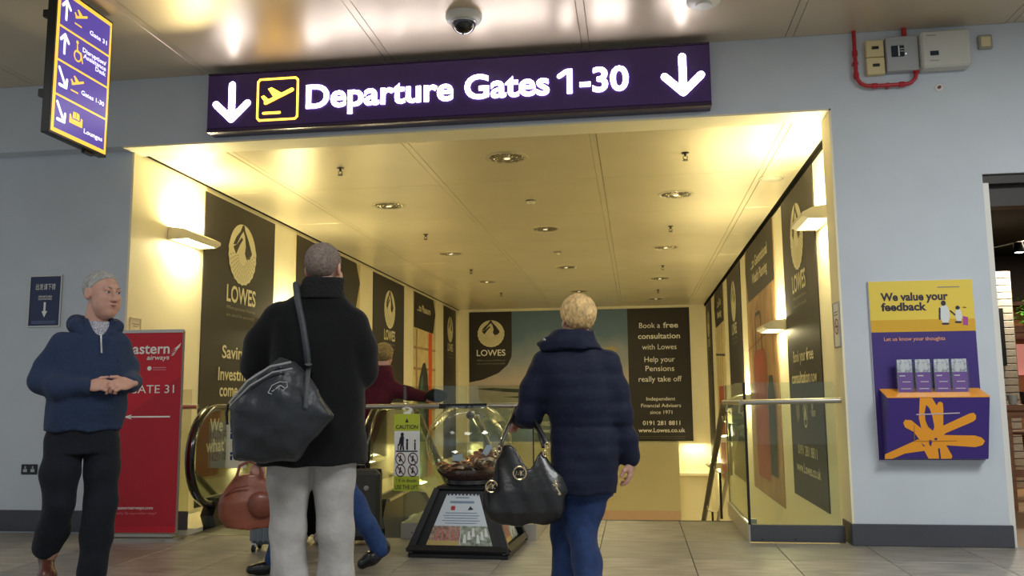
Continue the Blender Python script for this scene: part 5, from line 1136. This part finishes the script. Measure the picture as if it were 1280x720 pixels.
sculpt('jeans', [(folds(tr, .005, 18, 51, (1,1,.6)), (-.18,-.36,.03), (.22,.18,.78), .010, None)], BJ, t)
sculpt('shoe', [(flat_bottom(shoe_field((-.07,-.02,.04), (-.075,.16,.033), (-.07,0,.09), .038), 0), (-.16,-.1,-.01), (.02,.24,.12), .009, None)], MATS['black_leather'], t)
sculpt('shoe', [(shoe_field((.05,-.30,.17), (.05,-.18,.04), (.05,-.26,.20), .038), (-.04,-.40,-.01), (.14,-.08,.25), .009, None)], MATS['black_leather'], t)
# handbag
bag = thing('handbag', 'black slouchy leather handbag with gold rings on the arm of the blonde woman', 'bag', (-.295, 4.303, 0), .0684)
HB = mat('black_bag_leather', '#101012', .38, coat=.2, nscale=14, namt=.2, bump=.5, bscale=8)
def hbf(P):
    x, y, z = P[..., 0]+.250, P[..., 1]+.10, P[..., 2]
    w = np.interp(z, [.49,.52,.57,.64,.70,.76,.82,.86], [.125,.185,.212,.205,.180,.150,.128,.112])
    th = np.interp(z, [.49,.55,.65,.75,.86], [.05,.085,.075,.05,.018])
    u = np.abs(x-.012*np.sin(z*20))/w; v = np.abs(y)/th
    d = ((u**2.6+v**2.2)**(1/2.4)-1)*np.minimum(w, th)
    top = .862-.11*np.exp(-((x-.02)/.050)**2)+.0*x
    return np.maximum(np.maximum(d, z-top), .492+.9*np.abs(x)**2.2-z)+.003*np.sin(x*60+z*25)
sculpt('bag_body', [(folds(hbf, .004, 22, 61, (1.2,1,.5)), (-.50,-.22,.47), (-.01,.02,.90), .0075, None)], HB, bag)
GOLD = mat('pale_gold', '#D8C4A0', .22, metal=.9)
def em(cx, cz, y, r):
    mb = MB(); 
    n = 24; mb.tube([(cx+r*math.cos(2*math.pi*k/n), y, cz+r*math.sin(2*math.pi*k/n)) for k in range(n)], r*.14, 6, closed=True)
    for L in ([(-.62,-.40),(-.50,.38),(-.22,-.30),(.05,.40),(.12,-.40)], [(.18,.40),(.20,-.40)], [(.62,.42),(.22,.0),(.64,-.40)]):
        mb.tube([(cx+a*r, y-.001, cz+b*r) for a, b in L], r*.09, 5)
    return mb
build(em(-.270, .735, -.168, .030), 'round_emblem', GOLD, bag)
build(MB().box(-.283,-.168,.722,-.257,-.164,.748), 'emblem_backing', HB, bag)
build(em(-.405, .672, -.150, .027), 'hanging_charm', GOLD, bag)
for (x, z) in ((-.388,.822),(-.150,.822),(-.370,.845),(-.140,.860)):
    build(MB().tube([(x+.011*math.cos(a), -.125, z+.013*math.sin(a)) for a in np.linspace(0, 6.28, 13)[:-1]], .0035, 6, closed=True), 'gold_ring', GOLD, bag, smooth=True)
build(MB().tube([(-.105,-.14,.70),(-.098,-.15,.66),(-.085,-.145,.64)], .006, 6).box(-.118,-.155,.672,-.092,-.147,.684).box(-.10,-.155,.632,-.078,-.147,.642), 'side_buckle', GOLD, bag)
build(MB().tube([(-.365,-.12,.855),(-.350,-.10,.90),(-.325,-.03,.965),(-.300,.02,1.02),(-.275,.04,1.045),(-.245,.02,1.03),(-.19,-.06,.96),(-.155,-.11,.90),(-.143,-.12,.865)], .0095, 8), 'handle', HB, bag, smooth=True)
build(MB().tube([(-.375,-.09,.84),(-.355,-.06,.90),(-.325,.01,.975),(-.300,.05,1.04),(-.268,.07,1.045),(-.225,.03,.99),(-.18,-.05,.92),(-.160,-.09,.85)], .0095, 8), 'handle', HB, bag, smooth=True)
# ------------------------------------------------ striding person in blue jeans, mostly hidden
t = thing('person', 'striding person in blue jeans and dark boots, hidden behind the man in the black coat', 'person', (-2.049, 5.47, 0), .3584)
body = sculpt('body', head_parts((-.02,0,1.53), -1.5, .94)+[hand_parts((-.36,-.03,.70), (-.5,0,-1), (-.3,-1,0), 1.0, False, .9), hand_parts((.10,-.08,.76), (0,0,-1), (0,-1,0), .5, True, .9),
   (U(loft([(.78,0,0,.10,.12),(1.0,0,0,.095,.12),(1.28,0,0,.09,.15),(1.38,0,0,.05,.05)]), chain([(-.02,-.12,1.27),(-.15,-.14,1.0),(-.34,-.05,.74)],[.04,.035,.025]), chain([(.0,.12,1.27),(.06,.15,1.0),(.10,-.08,.78)],[.04,.035,.025]),
     chain([(-.02,.0,.80),(-.14,0,.45),(-.24,0,.10)],[.07,.05,.035]), chain([(.03,0,.80),(.21,0,.43),(.40,0,.16)],[.07,.05,.035])), (-.42,-.22,.05), (.40,.22,1.42), .02, None)], SKIN, t)
face_bits(t, (-.02,0,1.53), -1.5, .94)
hair(t, 'full', (-.02,0,1.53), -1.5, .94, mat('dark_brown_hair', '#2A1E18', .8, nscale=60, namt=.3))
tp = U(loft([(.74,.0,0,.13,.15),(1.0,0,0,.12,.145),(1.25,0,0,.115,.17),(1.36,0,0,.07,.08)]), chain([(-.02,-.13,1.26),(-.14,-.15,1.0),(-.31,-.06,.76)],[.06,.05,.04]), chain([(.0,.13,1.26),(.05,.16,1.0),(.10,-.06,.80)],[.06,.05,.04]), k=.04)
sculpt('dark_top', [(folds(tp, .004, 20, 71), (-.40,-.24,.70), (.22,.26,1.40), .014, None)], wearmat('dark_top_cloth', '#15161C'), t)
tr = U(chain([(-.03,.03,.80),(-.10,.03,.60),(-.15,.02,.45),(-.20,0,.28),(-.25,0,.10)], [.10,.085,.072,.066,.064], k=.03), chain([(.03,-.02,.80),(.14,-.02,.58),(.225,-.02,.43),(.32,-.02,.28),(.40,-.02,.13)], [.10,.086,.074,.066,.060], k=.03), k=.04)
sculpt('jeans', [(folds(tr, .005, 20, 73), (-.36,-.15,.04), (.50,.15,.84), .011, None)], wearmat('mid_blue_jeans', '#2C4474', .15, 30), t)
sculpt('boot', [(flat_bottom(shoe_field((-.25,0,.042), (-.40,0,.035), (-.25,0,.10), .038), 0), (-.46,-.07,-.01), (-.17,.07,.15), .008, None)], MATS['black_leather'], t)
sculpt('boot', [(flat_bottom(shoe_field((.425,-.02,.12), (.29,-.02,.040), (.415,-.02,.16), .044), 0), (.20,-.1,-.01), (.51,.06,.23), .008, None)], MATS['black_leather'], t)
bag = thing('duffel_bag', 'tan brown leather bag carried low beside the escalator handrail', 'bag', (-2.049, 5.47, 0), .3584)
TAN = mat('tan_leather', '#8A4A34', .42, coat=.15, nscale=10, namt=.18, bump=.4, bscale=10)
def dufff(P):
    x, y, z = P[..., 0]+.42, P[..., 1]+.0, P[..., 2]-.455
    w = np.interp(z, [-.16,-.1,0,.1,.17], [.17,.185,.175,.14,.09]); th = np.interp(z, [-.16,0,.17], [.085,.085,.03])
    u = np.abs(x+.10*z)/w; v = np.abs(y)/th
    return np.maximum(((u**3+v**2.6)**(1/2.8)-1)*np.minimum(w, th), np.abs(z)-.165)+.0
sculpt('bag_body', [(folds(dufff, .006, 18, 81), (-.66,-.14,.27), (-.18,.14,.65), .009, None)], TAN, bag)
sculpt('front_pocket', [(folds(ell((-.34,-.09,.44), (.085,.035,.085)), .003, 30, 83), (-.45,-.15,.33), (-.22,-.03,.55), .008, None)], mat('tan_leather_dark', '#7A4030', .4, coat=.2, nscale=12, namt=.2), bag)
build(MB().tube([(-.50,-.05,.60),(-.48,-.06,.68),(-.42,-.06,.71),(-.36,-.06,.68),(-.34,-.05,.60)], .010, 8), 'handle', MATS['tan_leather_dark'], bag, smooth=True)
build(MB().tube([(-.565,-.06,.50),(-.50,-.10,.55),(-.42,-.105,.56)], .005, 6), 'piping', MATS['tan_leather_dark'], bag, smooth=True)
t = thing('cabin_case', 'grey ribbed cabin case with black wheels beneath the tan leather bag', 'suitcase', (-2.64, 6.22, 0), .15)
RG = mat('ribbed_grey_shell', '#6E7780', .4)
build(MB().box(-.17,-.11,.055,.17,.11,.30,c=.03), 'shell', RG, t)
for k in range(8): build(MB().box(-.15+k*.04,-.118,.075,-.135+k*.04,-.108,.285,c=.003), 'rib', RG, t)
for x in (-.14, .14):
    w = build(MB().lathe([(.026,-.010),(.028,0),(.026,.010)], c=(x,-.08,.028), n=16, axis='x'), 'wheel', BLACKPL, t, smooth=True)
    w2 = build(MB().lathe([(.026,-.010),(.028,0),(.026,.010)], c=(x,.08,.028), n=16, axis='x'), 'wheel', BLACKPL, t, smooth=True)
    build(MB().box(x-.018,-.09,.04,x+.018,-.06,.07), 'wheel_fork', WHITEPL, t)
# dark trousered traveller, only a leg and a white shoe in view
t = thing('person', 'traveller in black trousers and white shoes, glimpsed between the grey trouser legs', 'person', (-2.50, 6.62, 0), .36)
body = sculpt('body', head_parts((0,0,1.52), 3.1, .94)+[hand_parts((-.24,.03,.78), (0,0,-1), (-1,0,0), .5, False, .9), hand_parts((.24,-.03,.80), (0,0,-1), (1,0,0), .7, True, .9),
   (U(loft([(.76,0,0,.12,.09),(1.28,0,0,.15,.08),(1.38,0,0,.05,.05)]), chain([(-.16,0,1.26),(-.22,0,1.0),(-.24,.03,.80)],[.04,.035,.025]), chain([(.16,0,1.26),(.22,0,1.0),(.24,-.03,.82)],[.04,.035,.025]), chain([(-.08,0,.8),(-.08,0,.1)],[.07,.035]), chain([(.08,0,.8),(.07,0,.1)],[.07,.035])), (-.30,-.12,.05), (.30,.12,1.42), .02, None)], SKIN, t)
face_bits(t, (0,0,1.52), 3.1, .94)
hair(t, 'full', (0,0,1.52), 3.1, .94, MATS['dark_brown_hair'])
tp = U(loft([(.74,.0,0,.15,.12),(1.0,0,0,.14,.11),(1.25,0,0,.17,.11),(1.36,0,0,.07,.08)]), chain([(-.16,0,1.25),(-.215,0,1.0),(-.235,.02,.82)],[.06,.05,.04]), chain([(.16,0,1.25),(.215,0,1.0),(.235,-.02,.84)],[.06,.05,.04]), k=.04)
sculpt('dark_top', [(tp, (-.30,-.14,.72), (.30,.14,1.40), .015, None)], MATS['dark_top_cloth'], t)
sculpt('trousers', [(U(chain([(-.07,0,.80),(-.075,0,.45),(-.075,0,.09)],[.10,.075,.062]), chain([(.07,0,.80),(.07,0,.45),(.05,0,.09)],[.10,.075,.062]), k=.03), (-.20,-.12,.02), (.20,.12,.84), .013, None)], wearmat('black_trousers', '#0A0A0D'), t)
WS = mat('white_shoe_leather', '#D8D8D8', .45)
for x in (-.08, .05): sculpt('shoe', [(flat_bottom(shoe_field((x,.05,.042), (x-.02,-.12,.036), (x,.04,.10), .038), 0), (x-.09,-.2,-.01), (x+.08,.13,.14), .009, None)], WS, t)
# ------------------------------------------------ maroon clad person
t = thing('person', 'fair haired person in a maroon jacket leaning onto the escalator with arm stretched right', 'person', (-2.50, 7.60, 0), .28)
px_ = .10
HL = (.245, .0, 1.475); HYY = math.radians(165)
body = sculpt('body', head_parts(HL, HYY, .92, .15)+[hand_parts((.64,-.10,1.085), (1,-.1,-.25), (0,-.3,1), .6, False, .92), hand_parts((-.25,.06,.80), (0,.2,-1), (-1,0,0), .6, True, .9),
   (U(loft([(.76,-.02,0,.12,.09),(1.0,0,0,.12,.09),(1.20,.15,0,.15,.08),(1.32,.21,0,.05,.05)]), chain([(.30,0,1.19),(.48,-.06,1.12),(.63,-.10,1.09)],[.045,.04,.028]), chain([(.02,0,1.19),(-.16,0,1.0),(-.25,.06,.82)],[.04,.035,.025]), chain([(-.08,0,.8),(-.09,0,.1)],[.07,.035]), chain([(.06,0,.8),(.07,0,.1)],[.07,.035])), (-.30,-.16,.05), (.70,.14,1.38), .018, None)], SKIN, t)
face_bits(t, HL, HYY, .92, .15, '#A08050')
hair(t, 'full', HL, HYY, .92, mat('sandy_hair', '#8E7848', .8, nscale=50, namt=.35, bump=.5, bscale=80), .15)
MRN = wearmat('maroon_cloth', '#4E1426', .15, 40, .85, .35, 14)
jk2 = U(loft([(.70,-.01,0,.19,.14),(.95,.05,0,.205,.14),(1.10,.10,0,.215,.14),(1.20,.15,0,.20,.13),(1.29,.19,-.02,.150,.130),(1.345,.215,-.035,.110,.125),(1.395,.235,-.040,.082,.108)]), chain([(.29,0,1.19),(.46,-.05,1.14),(.60,-.09,1.11)],[.080,.062,.048], k=.03), chain([(.0,0,1.17),(-.17,0,1.0),(-.25,.05,.84)],[.07,.06,.048], k=.03), k=.05)
sculpt('maroon_jacket', [(folds(jk2, .005, 20, 91), (-.34,-.18,.66), (.70,.18,1.43), .011, None)], MRN, t)
sculpt('trousers', [(U(chain([(-.08,0,.80),(-.09,0,.45),(-.09,0,.09)],[.10,.075,.062]), chain([(.07,0,.80),(.07,0,.45),(.07,0,.09)],[.10,.075,.062]), k=.03), (-.20,-.12,.02), (.20,.12,.84), .013, None)], MATS['black_trousers'], t)
for x in (-.09, .07): sculpt('shoe', [(flat_bottom(shoe_field((x,-.05,.042), (x,.12,.036), (x,-.04,.10), .038), 0), (x-.09,-.14,-.01), (x+.08,.2,.14), .010, None)], MATS['black_leather'], t)
t = thing('pouch', 'small soft black pouch under the outstretched hand on the escalator handrail', 'bag', (-1.76, 7.62, 1.075))
sculpt('pouch_body', [(folds(ell((0,0,.04), (.105,.05,.062)), .007, 30, 95), (-.14,-.08,-.04), (.14,.08,.13), .008, None)], mat('black_cloth', '#0B0A0A', .9, nscale=60, namt=.3), t)
# dark suitcase
t = thing('suitcase', 'dark grey upright suitcase in front of the escalator, right of the grey trousers', 'suitcase', (-2.13, 6.50, 0), .20)
DS = mat('dark_grey_shell', '#34332F', .5, nscale=30, namt=.15)
build(MB().box(-.19,-.12,.045,.19,.12,.56,c=.035), 'shell', DS, t)
build(MB().box(-.192,-.012,.05,.192,.012,.562,c=.004), 'zip_seam', BLACKPL, t)
build(MB().lathe([(.020,-.124),(.018,-.126),(.0,-.127)], c=(.09,0,.43), n=16, axis='y', cap=False), 'badge', STEEL, t)
build(MB().tube([(-.06,.06,.56),(-.06,.06,.585),(.06,.06,.585),(.06,.06,.56)], .010, 8), 'handle', BLACKPL, t, smooth=True)
for x in (-.15, .15):
    for y in (-.08, .08): build(MB().lathe([(.022,-.012),(.024,0),(.022,.012)], c=(x,y,.024), n=14, axis='x'), 'wheel', BLACKPL, t, smooth=True)
bpy.context.view_layer.update()
